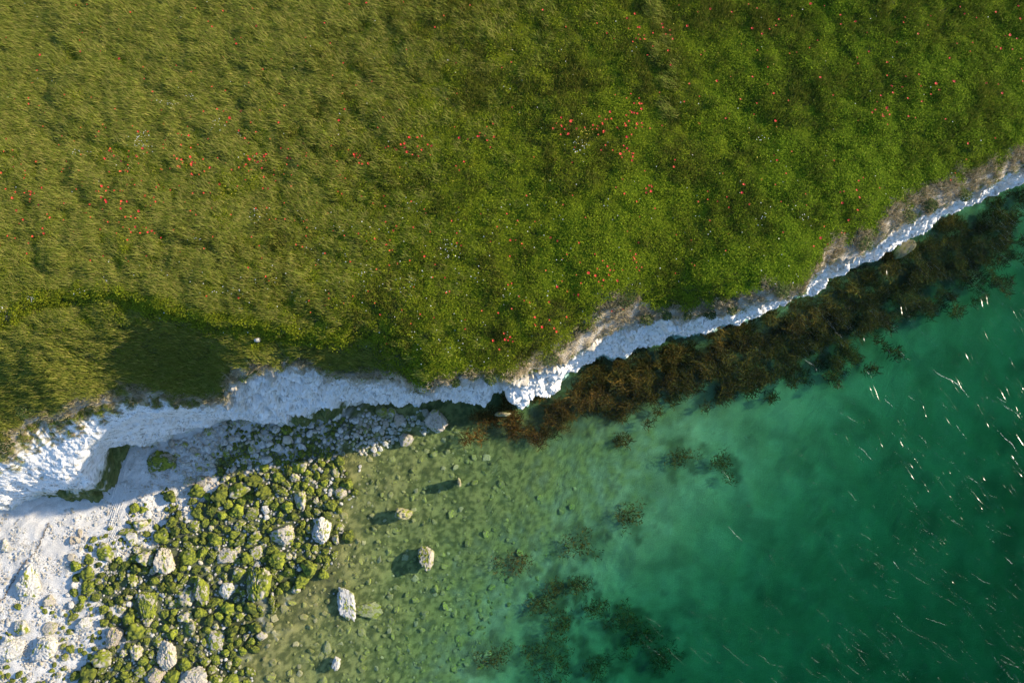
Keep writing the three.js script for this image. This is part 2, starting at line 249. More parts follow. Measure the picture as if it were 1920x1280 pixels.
const patches = [[968, 1052, 34, 22], [1046, 1100, 36, 22], [1090, 1096, 30, 12], [1178, 968, 36, 34], [1272, 862, 26, 30], [1018, 1136, 48, 26], [1050, 1166, 30, 30], [1118, 1140, 26, 14], [1200, 1196, 60, 44], [1032, 1236, 60, 46], [1166, 1160, 30, 24], [1090, 1020, 40, 24], [1350, 870, 44, 24], [1120, 1250, 44, 20], [920, 1230, 40, 24], [1240, 1240, 30, 20]]
  .map(([u, v, ru, rv]) => { const [x, h, z] = bedAt(u, v), k = (CY - h) / F; return { u, v, x, h, z, rx: ru * k, rz: rv * k }; });
function shoreColor(x, y, z) {
  const n = fbm2(x * 0.9, z * 0.9, 3), f = fbm2(x * 2.6, z * 2.6, 2), wx = x + 1.7 * fbm2(x * 0.6, z * 0.6 + 31, 3), wz = z + 1.7 * fbm2(x * 0.6 + 17, z * 0.6, 3);
  let c = tint([0.66, 0.635, 0.585], [0.77, 0.745, 0.69], smooth(-0.35, 0.35, n + 0.4 * f));
  const crack = Math.abs(n2(x * 0.55 + z * 0.75, (z - x) * 0.16 + 60));
  if (y > 0.2) c = tint(c, [0.33, 0.30, 0.25], 0.7 * smooth(0.035, 0.0, crack) * smooth(-0.1, 0.2, n));
  const wet = smooth(0.20, 0.02, y + 0.10 * n);
  c = tint(c, tint([0.085, 0.10, 0.018], [0.26, 0.255, 0.075], smooth(-0.35, 0.35, n + 1.1 * f)), wet);                        // algal film on the drowned chalk
  const sand = smooth(-0.5, -1.6, y + 0.5 * n);
  c = tint(c, tint([0.38, 0.395, 0.235], [0.47, 0.48, 0.31], smooth(-0.25, 0.3, fbm2(x * 0.28, z * 0.28 + 9, 3))), sand);
  c = tint(c, [0.11, 0.12, 0.06], 0.42 * sand * smooth(0.0, 0.5, fbm2(x * 0.20 + 5, z * 0.24, 4)));
  const dG = edgeDistance(greenZone, wx, wz), dK = edgeDistance(kelpZone, wx, wz);
  c = tint(c, tint([0.022, 0.036, 0.006], [0.115, 0.145, 0.016], smooth(-0.25, 0.5, f + 0.6 * n)), smooth(-0.25, 0.5, dG) * 0.94);
  c = tint(c, tint([0.030, 0.045, 0.008], [0.11, 0.12, 0.03], smooth(-0.3, 0.4, f + n)), 0.9 * smooth(-0.3, 0.5, edgeDistance(weedCarpet, wx, wz)) * smooth(-0.5, 0.0, n));
  c = tint(c, tint([0.022, 0.036, 0.006], [0.115, 0.145, 0.016], smooth(-0.25, 0.5, f + 0.6 * n)), 0.94 * smooth(-0.1, 0.4, edgeDistance(weedyCobble, wx, wz)) * smooth(-0.35, 0.05, n));
  c = tint(c, tint([0.085, 0.058, 0.022], [0.19, 0.125, 0.045], smooth(-0.3, 0.4, n)), 0.90 * smooth(-1.2, 1.8, dK));
  for (const p of patches) { const d = Math.hypot((wx - p.x) / p.rx, (wz - p.z) / p.rz); if (d < 1.6) c = tint(c, [0.09, 0.085, 0.035], 0.7 * smooth(1.5, 0.5, d + 0.5 * n)); }
  return c;
}
{
  const xs = []; for (let x = -46; x <= 60; x += x < -28 || x > 30 ? 0.5 : x < 6 ? 0.1 : 0.2) xs.push(x);
  const ts = []; for (let j = 0; j < 240; j++) ts.push(j / 239); for (let j = 1; j < 14; j++) ts.push(1 + j * 0.16);
  const g = gridMesh(xs.length, ts.length, (i, j) => {
    const x = xs[i], z = mix(footZ(x) - 1.6, 15, ts[j]);
    return [x, bedH(x, z) + 0.05 * fbm2(x * 1.6, z * 1.6, 3) + 0.025 * fbm2(x * 3, z * 3, 2), z];
  }, shoreColor);
  add(new THREE.Mesh(g, shoreMat), 'shore', { kind: 'structure' });
}

// ------------------------------------------------------------------ sea: a rippled surface and the green water under it
{
  const S = 2048, X0 = -14, Z0 = -27, W = 46, d = new Float32Array(S * S);
  const ca = Math.cos(0.80), sa = Math.sin(0.80);                  // crests run down to the right
  for (let j = 0; j < S; j++) for (let i = 0; i < S; i++) {
    const x = X0 + (i + 0.5) / S * W, z = Z0 + (j + 0.5) / S * W;
    const wind = smooth(-2, 22, x * 0.9 - z * 0.30 + 3 * n2(x * 0.1, z * 0.1));
    const wx = x + 0.25 * n2(x * 0.6, z * 0.6), wz = z + 0.25 * n2(x * 0.6 + 40, z * 0.6);
    const a = wx * ca + wz * sa, b = -wx * sa + wz * ca;          // along and across the crests
    const r1 = 1 - Math.abs(n2(a * 0.24, b * 1.5)), r2 = 1 - Math.abs(n2(a * 0.5 + 50, b * 3.4)), r3 = n2(a * 1.7, b * 6.0 + 20), r4 = n2(a * 4.0 + 9, b * 11);
    const gust = 0.55 + 0.45 * n2(x * 0.16 + 5, z * 0.16);
    d[j * S + i] = (0.017 * Math.pow(r1, 4) * (0.5 + gust) + 0.0085 * Math.pow(r2, 3) * (0.3 + gust) + 0.0042 * r3 * gust + 0.0013 * r4 * gust) * (0.04 + 0.96 * wind);
  }
  const bump = new THREE.DataTexture(d, S, S, THREE.RedFormat, THREE.FloatType);
  bump.magFilter = THREE.LinearFilter; bump.wrapS = bump.wrapT = THREE.MirroredRepeatWrapping; bump.needsUpdate = true;
  const sheet = gridMesh(240, 200, (i, j) => { const x = -60 + i * 0.55, z = -48 + j * 0.55; return [x, 0.015 * n2(x * 0.2, z * 0.3), z, (x - X0) / W, (z - Z0) / W]; });
  const surface = new THREE.MeshPhysicalMaterial({ color: 0xffffff, transmission: 1, thickness: 0, roughness: 0.15, specularIntensity: 0.16, ior: 1.33, bumpMap: bump, bumpScale: 1 });
  add(new THREE.Mesh(sheet, surface), 'sea_surface', { kind: 'structure' });
  const body = new THREE.MeshPhysicalMaterial({ color: 0xffffff, transparent: true, opacity: 0.01, transmission: 1, thickness: 4, roughness: 0.05, ior: 1.33, attenuationDistance: 1, attenuationColor: new THREE.Color(0.65, 0.842, 0.785) });
  const m = new THREE.Mesh(new THREE.BoxGeometry(130, 9, 108), body); m.position.set(5, -4.54, 6);
  add(m, 'sea_water', { kind: 'structure' });
}

// ------------------------------------------------------------------ meadow plants
const leafMat = new THREE.MeshPhysicalMaterial({ vertexColors: true, roughness: 0.9, transmission: 0.28, thickness: 0, specularIntensity: 0.08 });
function soup() { return { p: [], c: [], tri(a, b, d, col) { this.p.push(...a, ...b, ...d); for (let i = 0; i < 3; i++) this.c.push(...col); },
  build() { const g = new THREE.BufferGeometry(); g.setAttribute('position', new THREE.Float32BufferAttribute(this.p, 3)); g.setAttribute('color', new THREE.Float32BufferAttribute(this.c, 3)); g.computeVertexNormals(); return g; } }; }
function bladeTuft(count, radius, height, width, leanX, leanZ, splay, palette) {
  const s = soup();
  for (let k = 0; k < count; k++) {
    const a = R(0, 6.283), r = radius * Math.sqrt(rnd()), x = r * Math.cos(a), z = r * Math.sin(a), h = height * R(0.55, 1.15), w = width * R(0.7, 1.3) / 2, t = R(0, 6.283);
    const dx = (leanX + splay * Math.cos(t) * R(0.3, 1)) * h, dz = (leanZ + splay * Math.sin(t) * R(0.3, 1)) * h, f = R(0, 6.283), wx = Math.cos(f) * w, wz = Math.sin(f) * w;
    const c0 = palette[Math.floor(rnd() * palette.length)], v = R(0.75, 1.25), c = c0.map((q) => q * v);
    const my = h * 0.62, mx = x + dx * 0.42, mz = z + dz * 0.42, ty = h * (1 - 0.25 * Math.hypot(leanX, leanZ));
    s.tri([x - wx, -0.05, z - wz], [x + wx, -0.05, z + wz], [mx + wx, my, mz + wz], c); s.tri([x - wx, -0.05, z - wz], [mx + wx, my, mz + wz], [mx - wx, my, mz - wz], c);
    s.tri([mx - wx, my, mz - wz], [mx + wx, my, mz + wz], [x + dx, ty, z + dz], c);
  }
  return s.build();
}
function leafTuft(count, radius, height, leaf, palette) {
  const s = soup();
  for (let k = 0; k < count; k++) {
    const a = R(0, 6.283), r = radius * Math.sqrt(rnd()), x = r * Math.cos(a), z = r * Math.sin(a), y = height * (1 - 0.55 * (r / radius) ** 2) * R(0.25, 1.1);
    const t = R(0, 6.283), L = leaf * R(0.6, 1.35), w = L * R(0.28, 0.45), tip = R(-0.5, 0.65), ux = Math.cos(t), uz = Math.sin(t), ly = L * tip;
    const c0 = palette[Math.floor(rnd() * palette.length)], v = R(0.7, 1.3), c = c0.map((q) => q * v), roll = R(-0.35, 0.35) * w;
    const b = [x, y, z], m1 = [x + ux * L * 0.5 - uz * w, y + ly * 0.6 + roll, z + uz * L * 0.5 + ux * w], m2 = [x + ux * L * 0.5 + uz * w, y + ly * 0.6 - roll, z + uz * L * 0.5 - ux * w], e = [x + ux * L, y + ly, z + uz * L];
    s.tri(b, m1, m2, c); s.tri(m1, e, m2, c);
  }
  return s.build();
}
const GREEN = [[0.1515, 0.1931, 0.019], [0.1226, 0.1707, 0.0153], [0.1876, 0.2079, 0.0286], [0.101, 0.1456, 0.0127], [0.2237, 0.2228, 0.0381]];
const STRAW = [[0.2133, 0.2412, 0.04], [0.165, 0.2136, 0.0292], [0.1307, 0.1792, 0.02], [0.2751, 0.2687, 0.0654], [0.1101, 0.1585, 0.0154], [0.1444, 0.1929, 0.0231]];
const HERB = [[0.1198, 0.1596, 0.0071], [0.1614, 0.2053, 0.0096], [0.0922, 0.1338, 0.0059], [0.2229, 0.2584, 0.0155], [0.1353, 0.1794, 0.0083]];
const DRY = [[0.425, 0.3375, 0.2], [0.525, 0.4375, 0.275], [0.3125, 0.25, 0.1375], [0.2125, 0.2, 0.075]];
const kinds = {};
function kind(name, label, category, geometries, mat = leafMat) { kinds[name] = { label, category, mat, lots: geometries.map((g) => ({ g, m: [], c: [] })) }; }
kind('meadow_grass', 'fine green grass filling the clifftop meadow', 'grass', [0, 1, 2].map(() => bladeTuft(62, 0.22, 0.22, 0.011, 0, 0, 0.5, GREEN)));
kind('long_grass', 'long pale olive grass combed over on the left of the meadow', 'grass', [0, 1, 2].map(() => bladeTuft(62, 0.22, 0.30, 0.011, -0.6, -0.12, 0.42, STRAW)));
kind('meadow_herbs', 'low leafy herbs growing thick among the meadow grass', 'herbs', [0, 1, 2, 3].map(() => leafTuft(84, 0.22, 0.20, 0.044, HERB)));
kind('broad_herbs', 'broad-leaved herbs growing along the slipped ground at the left', 'herbs', [0, 1].map(() => leafTuft(90, 0.26, 0.36, 0.07, HERB)));
kind('dry_grass', 'dry straw coloured grass along the chalk cliff edge', 'grass', [0, 1].map(() => bladeTuft(54, 0.16, 0.24, 0.012, 0, 0, 0.8, DRY)));
const M4 = new THREE.Matrix4(), Q = new THREE.Quaternion(), EU = new THREE.Euler(), V3 = new THREE.Vector3(), SC = new THREE.Vector3();
function put(name, x, y, z, sx, sy, turn, tiltX = 0, tiltZ = 0, col = [1, 1, 1]) {
  const k = kinds[name], lot = k.lots[Math.floor(rnd() * k.lots.length)];
  M4.compose(V3.set(x, y, z), Q.setFromEuler(EU.set(tiltX, turn, tiltZ)), SC.set(sx, sy, sx)); lot.m.push(M4.clone()); lot.c.push(col);
}
function flush() {
  const c = new THREE.Color();
  for (const [name, k] of Object.entries(kinds)) for (const lot of k.lots) if (lot.m.length) {
    const o = new THREE.InstancedMesh(lot.g, k.mat, lot.m.length);
    lot.m.forEach((m, i) => { o.setMatrixAt(i, m); o.setColorAt(i, c.setRGB(...lot.c[i])); });
    add(o, name, { kind: 'stuff', label: k.label, category: k.category });
  }
}
// where the plants stand lower or higher: a wheel rut, slumped lines, worn lines across the meadow
const lineOf = (pts) => pts.map(([u, v]) => { const p = landAt(u, v); return [p[0], p[2]]; });
function lineDistance(l, x, z) { let d = 1e9; for (let i = 1; i < l.length; i++) { const [ax, az] = l[i - 1], [bx, bz] = l[i], ex = bx - ax, ez = bz - az, t = clamp(((x - ax) * ex + (z - az) * ez) / (ex * ex + ez * ez)); d = Math.min(d, Math.hypot(x - ax - ex * t, z - az - ez * t)); } return d; }
const rut = lineOf([[1165, -60], [1185, 30], [1205, 90], [1228, 135], [1232, 190], [1224, 240], [1150, 330], [1100, 380], [1010, 420], [930, 450]]);
const paleRut = lineOf([[1215, -60], [1235, 40], [1248, 110], [1252, 190], [1244, 235]]);
const scarp = lineOf([[-250, 640], [-60, 610], [10, 592], [70, 566], [140, 552], [225, 548], [280, 566], [340, 586], [400, 598], [480, 608], [560, 622], [640, 640]]);
const dp = (x, z) => smooth(-0.1, 0.35, n2(x * 0.9, z * 0.7 + 3));   // the pale grass beside the rut stands in separate tussocks
{
  const X0 = -31, X1 = 32, Z0 = -33;
  const cell = 0.138;
  for (let x = X0; x < X1; x += cell) {
        for (let z = Z0; z < edgeZ(x); z += cell) {
      if (Math.abs(x) > 24 - z * 0.22) continue;
      const px = x + R(-0.5, 0.5) * cell * 1.6, pz = z + R(-0.5, 0.5) * cell * 1.6, t = edgeZ(px) - pz;
      if (t < 0.02) continue;
      const y = landH(px, pz), n = fbm2(px * 0.22, pz * 0.22, 3), m = fbm2(px * 0.75 + 9, pz * 0.75, 4), f = fbm2(px * 1.9, pz * 1.9 + 3, 2);
      const dScarp = lineDistance(scarp, px, pz), dRut = lineDistance(rut, px, pz), dPale = lineDistance(paleRut, px, pz), below = y < 9.3 && px < -5.5;
      const dry = t < fringe(px) * (0.95 + 1.1 * m) + 0.06;
      if (dry && rnd() > (t < fringe(px) * 0.6 ? 0.16 + 0.5 * smooth(0, 0.3, f) : 0.55)) continue;
      let hs = (0.82 + 0.75 * m + 0.4 * f) * (0.55 + 0.45 * smooth(0.0, 0.8, t));
      const dip = Math.max(gauss(dRut, 0.13) * (0.5 + 0.5 * smooth(-0.2, 0.2, n2(px * 0.6, pz * 0.6))), smooth(0.26, 0.42, fbm2(px * 0.55 + 30, pz * 0.55, 3)));
      hs *= 1 - 0.65 * dip; hs += 0.35 * dp(px, pz) * gauss(dPale, 0.22);
      hs = clamp(hs, 0.22, 1.6);
      const left = smooth(3, -14, px + 9 * n + 5 * f + 0.25 * (pz + 12)), grassy = clamp(0.30 + 0.62 * left + 0.9 * n + 0.5 * f + 0.30 * smooth(-12, -18, pz) + (below ? 0.5 : 0) + 0.8 * dp(px, pz) * gauss(dPale, 0.35) - 0.8 * dip);
      const warm = clamp(0.5 + 0.8 * left - 0.5 * smooth(4, 14, px) + 0.6 * n + 0.25 * smooth(-11, -19, pz));
      const g = R(0.84, 1.16), col = [g * mix(0.86, 1.14, warm), g * mix(1.0, 1.0, warm), g * mix(0.85, 1.05, warm)];
      const tx = R(-0.12, 0.12), tz = R(-0.12, 0.12);
      if (dScarp < 0.30 + 0.3 * m && rnd() < 0.92) { put('broad_herbs', px, y, pz, R(0.6, 1), R(0.35, 0.85), R(0, 6.28), tx, tz, col); continue; }
      if (dry) { put('dry_grass', px, y, pz, R(0.8, 1.5), R(0.5, 1.1), R(0, 6.28), tx, tz, [g, g, g]); continue; }
      if (rnd() < grassy) {
        const longer = left + (below ? 0.7 : 0) + 1.1 * dp(px, pz) * gauss(dPale, 0.3);
        if (rnd() < longer) put('long_grass', px, y, pz, R(0.9, 1.25), hs * R(0.75, 1.1), R(-0.5, 0.5) + 0.5 * n, tx, tz, col);
        else put('meadow_grass', px, y, pz, R(0.9, 1.25), hs * R(0.8, 1.2), R(0, 6.28), tx, tz, col);
      } else put('meadow_herbs', px, y, pz, R(0.85, 1.25), hs * R(0.75, 1.25), R(0, 6.28), tx, tz, col);
    }
  }
  // plants holding on to the chalk slope at the left
  for (let k = 0; k < 4200; k++) {
    const x = R(-29, -13.5), a = Math.pow(rnd(), 1.7), [zM, hM] = ledge(x), z = mix(edgeZ(x), zM, a), y = mix(edgeH(x), hM, a), g = R(0.8, 1.2);
    if (fbm2(x * 1.1 + 4, z * 1.6, 3) + 0.25 - 0.75 * a < 0.08) continue;
    put(rnd() < 0.6 ? 'dry_grass' : rnd() < 0.6 ? 'long_grass' : 'meadow_herbs', x, y - 0.04, z, R(0.3, 0.7), R(0.2, 0.5), R(0, 6.28), R(0, 0.3), R(-0.2, 0.2), [g, g, g]);
  }
  // tufts hanging over the broken edge and growing on the chalk slope at the left
  for (let k = 0; k < 5200; k++) {
    const x = R(-29, 29), over = R(-0.20, 0.12), z = edgeZ(x) + over - 0.1, m = fbm2(x * 1.2, 88, 3);
    if (rnd() > 0.45 + m) continue;
    const y = edgeH(x) - Math.max(0, over) * 0.9 - 0.05, g = R(0.8, 1.2);
    put(rnd() < 0.55 + 0.5 * n2(x * 0.5, 7) ? 'dry_grass' : rnd() < 0.5 ? 'meadow_herbs' : 'meadow_grass', x, y, z, R(0.35, 0.8), R(0.35, 0.8), R(0, 6.28), R(0, 0.4), R(-0.3, 0.3), [g, g, g]);
  }
}
flush();

// ------------------------------------------------------------------ poppies and small flowers
const petalMat = new THREE.MeshPhysicalMaterial({ vertexColors: true, roughness: 0.75, transmission: 0.2, thickness: 0 });
function poppyGeometry(red, open) {
  const s = soup(), n = 4;
  for (let k = 0; k < n; k++) {
    const a = k * Math.PI / 2 + R(-0.2, 0.2), w = 0.92, r = 1 + R(-0.15, 0.15), y = open * R(0.8, 1.2), P = (da, q, yy) => [Math.cos(a + da) * q, yy, Math.sin(a + da) * q], v = R(0.85, 1.15), c = red.map((q) => q * v);
    s.tri([0, 0, 0], P(-w, r * 0.72, y * 0.8), P(-w * 0.45, r, y), c); s.tri([0, 0, 0], P(-w * 0.45, r, y), P(w * 0.45, r, y * 1.15), c); s.tri([0, 0, 0], P(w * 0.45, r, y * 1.15), P(w, r * 0.72, y * 0.8), c);
  }
  for (let k = 0; k < 5; k++) { const a = k * 1.2566, b = a + 1.2566; s.tri([0, 0.16, 0], [Math.cos(a) * 0.2, 0.09, Math.sin(a) * 0.2], [Math.cos(b) * 0.2, 0.09, Math.sin(b) * 0.2], [0.02, 0.016, 0.018]); }
  s.tri([-0.05, 0, 0], [0.05, 0, 0], [0.1, -6, 0.2], [0.06, 0.09, 0.02]); s.tri([0, 0, -0.05], [0, 0, 0.05], [0.1, -6, 0.2], [0.06, 0.09, 0.02]);
  return s.build();
}
const poppyGeos = [poppyGeometry([0.74, 0.022, 0.008], 0.45), poppyGeometry([0.62, 0.016, 0.010], 0.3), poppyGeometry([0.76, 0.050, 0.012], 0.6), poppyGeometry([0.70, 0.026, 0.008], 0.15)];
// u, v, spread u, spread v, how many, words for the drift
const drifts = [
  [350, 312, 13, 10, 15, 'in the tight bright cluster of the left drift'], [485, 305, 20, 13, 15, 'in the left drift above the middle of the long grass'], [255, 300, 30, 16, 14, 'in the left drift beside a patch of white flowers'], [240, 372, 34, 16, 20, 'along the dark fold of long grass at the left'],
  [55, 385, 34, 26, 24, 'near the left border of the meadow'], [430, 345, 30, 14, 11, 'in the lower right of the left drift'], [175, 430, 60, 22, 14, 'below the dark fold of long grass'], [275, 435, 22, 6, 9, 'in the short row under the left drift'], [300, 250, 50, 14, 9, 'just above the left drift'], [460, 235, 40, 14, 8, 'above the left drift on its right side'],
  [1068, 236, 14, 9, 14, 'in the drift left of the rut, at its left end'], [1132, 236, 18, 12, 18, 'in the middle of the drift left of the rut'], [1190, 205, 14, 12, 11, 'in the drift close beside the dark rut'], [1185, 240, 12, 9, 9, 'at the right end of the drift beside the rut'], [1156, 284, 10, 6, 9, 'in the small knot below the drift by the rut'], [1176, 296, 7, 7, 6, 'in the knot under the white flower patch'],
  [1215, 355, 5, 6, 6, 'in the tight knot right of the meadow middle'], [760, 272, 20, 9, 12, 'in the drift at the middle of the meadow'], [782, 290, 18, 9, 7, 'low in the drift at the middle of the meadow'], [662, 295, 14, 9, 9, 'in the drift between the left and middle drifts'], [897, 262, 14, 6, 9, 'in the small group right of the middle drift'], [1130, 520, 18, 14, 16, 'in the drift close to the cliff edge'],
  [1068, 545, 12, 10, 7, 'left of the drift close to the cliff edge'], [1190, 500, 4, 12, 6, 'in the upright row near the cliff edge'], [945, 645, 12, 10, 7, 'low down near the cliff edge by the headland'], [1010, 600, 22, 14, 9, 'above the headland'], [1200, 40, 16, 34, 12, 'beside the upper end of the rut'], [1240, 60, 18, 30, 9, 'in the pale grass by the rut'],
  [1480, 40, 60, 26, 15, 'at the top edge right of the rut'], [1690, 70, 50, 40, 15, 'in the upper right of the meadow'], [1850, 60, 40, 40, 16, 'near the top right corner'], [1700, 180, 30, 22, 14, 'in the right of the meadow halfway up'], [1660, 215, 14, 10, 9, 'in the small cluster at the right of the meadow'], [1600, 370, 26, 24, 9, 'above the sea on the right'], [1420, 200, 70, 60, 14, 'scattered in the leafy green right of the rut'], [1310, 330, 60, 40, 9, 'scattered below the leafy green right of the rut'], [1540, 455, 12, 12, 5, 'at the lip of the cliff by the white notch'], [1890, 200, 30, 50, 8, 'at the right border of the meadow'],
  [660, 30, 260, 24, 12, 'sparsely along the top of the meadow'], [150, 120, 130, 70, 22, 'sparsely in the long grass at the top left'], [560, 140, 120, 80, 16, 'sparsely in the upper meadow left of the middle'], [640, 500, 130, 60, 22, 'sparsely in the dark herbs above the middle of the cliff'], [860, 380, 130, 40, 18, 'sparsely in the herbs at the middle of the meadow'], [1250, 150, 40, 60, 9, 'right beside the rut']];
{
  let count = 0; const rest = [], c = new THREE.Color(), TH = ['leftmost', 'second', 'third', 'fourth', 'fifth', 'sixth', 'seventh', 'eighth', 'ninth', 'tenth', 'eleventh', 'twelfth', 'thirteenth', 'fourteenth', 'fifteenth', 'sixteenth'];
  drifts.forEach(([u, v, su, sv, n, words]) => {
    const mine = [];
    for (let k = 0; k < n; k++) {
      const [x, y, z] = landAt(u + normal3() * su * 1.15, v + normal3() * sv * 1.15), geo = poppyGeos[Math.floor(rnd() * 4)], size = R(0.028, 0.058), h = R(0.17, 0.30), turn = R(0, 6.28), tx = R(-0.35, 0.35), tz = R(-0.45, 0.15);
      if (z > edgeZ(x) - 0.25) continue;
      const keep = k < Math.max(3, Math.round(n * 0.62)) && count < 300;
      if (keep) {
        const o = new THREE.Mesh(geo, petalMat); o.position.set(x, y + h, z); o.rotation.set(tx, turn, tz); o.scale.setScalar(size); count++;
        add(o, 'poppy', { category: 'poppy', group: 'poppies ' + words }); mine.push(o);
      } else rest.push([x, y + h, z, size * 0.8, tx, turn, tz]);
    }
    mine.sort((a, b) => a.position.x - b.position.x).forEach((o, k) => { o.userData.label = (k ? TH[k] + ' poppy from the left ' : 'leftmost red poppy ') + words; });
  });
  for (let k = 0; k < 380; k++) { const [x, y, z] = k < 170 ? landAt(R(-20, 1940), R(0, 520)) : k < 310 ? landAt(R(-20, 660), 345 + normal3() * 60) : landAt(R(560, 1240), R(400, 640)); if (z < edgeZ(x) - 0.4) rest.push([x, y + R(0.15, 0.26), z, R(0.022, 0.038), R(-0.4, 0.4), R(0, 6), R(-0.5, 0.2)]); }
  const o = new THREE.InstancedMesh(poppyGeos[2], petalMat, rest.length);
  rest.forEach((q, i) => { M4.compose(V3.set(q[0], q[1], q[2]), Q.setFromEuler(EU.set(q[4], q[5], q[6])), SC.setScalar(q[3])); o.setMatrixAt(i, M4); o.setColorAt(i, c.setRGB(R(0.75, 1), R(0.7, 1.6), 1)); });
  add(o, 'scattered_poppies', { kind: 'stuff', label: 'small half hidden poppies scattered all over the meadow', category: 'poppies' });
  const s = soup(); for (let k = 0; k < 6; k++) { const a = k * 1.047, b = a + 1.047; s.tri([0, 0.15, 0], [Math.cos(a), 0, Math.sin(a)], [Math.cos(b), 0, Math.sin(b)], [1, 1, 1]); }
  s.tri([-0.06, 0, 0], [0.06, 0, 0], [0, -12, 0], [0.1, 0.16, 0.05]);
  const dot = s.build();
  const dots = (name, label, rgb, list, scatter) => {
    const m = [];
    const one = (u, v) => { const [x, y, z] = landAt(u, v); if (z < edgeZ(x) - 0.2) m.push([x, y + R(0.15, 0.28), z, R(0.010, 0.022)]); };
    for (const [u, v, su, sv, n] of list) for (let k = 0; k < n; k++) one(u + normal3() * su, v + normal3() * sv);
    for (const [u0, v0, u1, v1, n] of scatter) for (let k = 0; k < n; k++) one(R(u0, u1), R(v0, v1));
    const q = new THREE.InstancedMesh(dot, petalMat, m.length);
    m.forEach((p, i) => { M4.compose(V3.set(p[0], p[1], p[2]), Q.setFromEuler(EU.set(R(-0.3, 0.3), R(0, 6), R(-0.5, 0.2))), SC.setScalar(p[3])); q.setMatrixAt(i, M4); const g = R(0.7, 1); q.setColorAt(i, c.setRGB(rgb[0] * g, rgb[1] * g, rgb[2] * g)); });
    add(q, name, { kind: 'stuff', label, category: 'flowers' });
  };
  dots('white_flowers', 'tiny white daisies and campions dotted through the meadow', [0.8, 0.76, 0.66], [[267, 258, 10, 7, 18], [275, 276, 14, 6, 16], [160, 291, 12, 4, 14], [322, 196, 12, 4, 14], [362, 186, 8, 3, 8], [1090, 284, 13, 11, 22], [405, 240, 5, 8, 8], [155, 552, 8, 4, 12], [66, 564, 6, 4, 14], [8, 590, 8, 10, 20], [28, 586, 6, 4, 8], [1425, 262, 8, 4, 9], [1424, 405, 12, 9, 9], [1500, 415, 7, 5, 8], [370, 452, 10, 3, 10], [440, 548, 12, 4, 12], [490, 408, 14, 8, 14], [685, 512, 12, 8, 12], [840, 476, 16, 10, 22], [770, 540, 14, 12, 16]],
    [[560, 380, 1100, 690, 210], [0, 0, 1900, 380, 110], [200, 480, 560, 640, 50], [1100, 330, 1500, 560, 50]]);
  dots('yellow_flowers', 'small yellow flower heads in a few patches of the meadow', [0.72, 0.55, 0.05], [[190, 97, 9, 6, 16], [118, 156, 5, 4, 14], [328, 257, 5, 8, 14], [35, 99, 4, 3, 6], [430, 380, 14, 18, 36], [1100, 255, 8, 8, 14], [1090, 265, 10, 8, 10]], [[400, 0, 1900, 420, 130]]);
}

// ------------------------------------------------------------------ rocks
const rockMat = new THREE.MeshStandardMaterial({ vertexColors: true, roughness: 0.9, bumpMap: scaled(rough, 1.4), bumpScale: 0.03 });
const wetMat = new THREE.MeshStandardMaterial({ vertexColors: true, roughness: 0.42, bumpMap: scaled(rough, 1.4), bumpScale: 0.02 });
const CREAM = [0.56, 0.50, 0.40], WHITE = [0.66, 0.63, 0.565], TAN = [0.50, 0.42, 0.32], OLIVE = [0.36, 0.355, 0.17], ALGA = [0.055, 0.085, 0.006], ALGA2 = [0.25, 0.28, 0.018], PALE = [0.62, 0.585, 0.51], YELLOW = [0.47, 0.42, 0.25];
function rockGeometry(seed, detail, algae, stone, cuts = 9, lumpy = 0.18, pits = 0.05) {
  const r = rngOf(seed * 977 + 5), g0 = new THREE.IcosahedronGeometry(1, detail); g0.deleteAttribute('normal'); g0.deleteAttribute('uv');
  const tone = seed < 100 ? 0.6 + 0.7 * rngOf(seed + 3)() : 0.9, g = mergeVertices(g0, 1e-4), p = g.attributes.position, col = new Float32Array(p.count * 3), uv = new Float32Array(p.count * 2), v = new THREE.Vector3(), ox = seed * 3.71;
  const planes = []; for (let k = 0; k < cuts; k++) { const a = r() * 6.283, y = r() * 1.7 - 0.6, q = Math.sqrt(Math.max(0, 1 - y * y)); planes.push([Math.cos(a) * q, y, Math.sin(a) * q, 0.50 + 0.34 * r()]); }
  for (let i = 0; i < p.count; i++) {
    v.fromBufferAttribute(p, i);
    let rad = 1 + lumpy * fbm3(v.x * 1.3 + ox, v.y * 1.3, v.z * 1.3, 3) * 2;
    for (const [a, b, c, d] of planes) { const k = a * v.x + b * v.y + c * v.z; if (k > 0.05) rad = Math.min(rad, d / k + 0.02); }
    rad += pits * fbm3(v.x * 4 + ox, v.y * 4, v.z * 4, 3) * 1.6 - pits * 0.8 * smooth(0.35, 0.6, n3(v.x * 3.2, v.y * 3.2 + ox, v.z * 3.2));
    v.multiplyScalar(rad); p.setXYZ(i, v.x, v.y, v.z);
    const n = fbm3(v.x * 1.6, v.y * 1.6 + ox, v.z * 1.6, 4), f = fbm3(v.x * 6 + ox, v.y * 6, v.z * 6, 2);
    let c = stone.map((q) => q * (1 + 0.25 * f + 0.25 * n));
    c = tint(c, [0.20, 0.18, 0.12], 0.65 * smooth(0.16, 0.36, fbm3(v.x * 3.4 + 9, v.y * 3.4, v.z * 3.4 + ox, 3)));
    c = tint(c, tint(ALGA, ALGA2, smooth(-0.3, 0.35, f + n * 1.2)).map((q) => q * tone), smooth(-0.06, 0.06, n + 0.35 * f + (algae - 0.5) * 1.05));
    col.set(c, i * 3); uv[i * 2] = v.x + v.y * 0.5; uv[i * 2 + 1] = v.z - v.y * 0.5;
  }
  g.setAttribute('color', new THREE.BufferAttribute(col, 3)); g.setAttribute('uv', new THREE.BufferAttribute(uv, 2)); g.computeVertexNormals();
  return g;
}
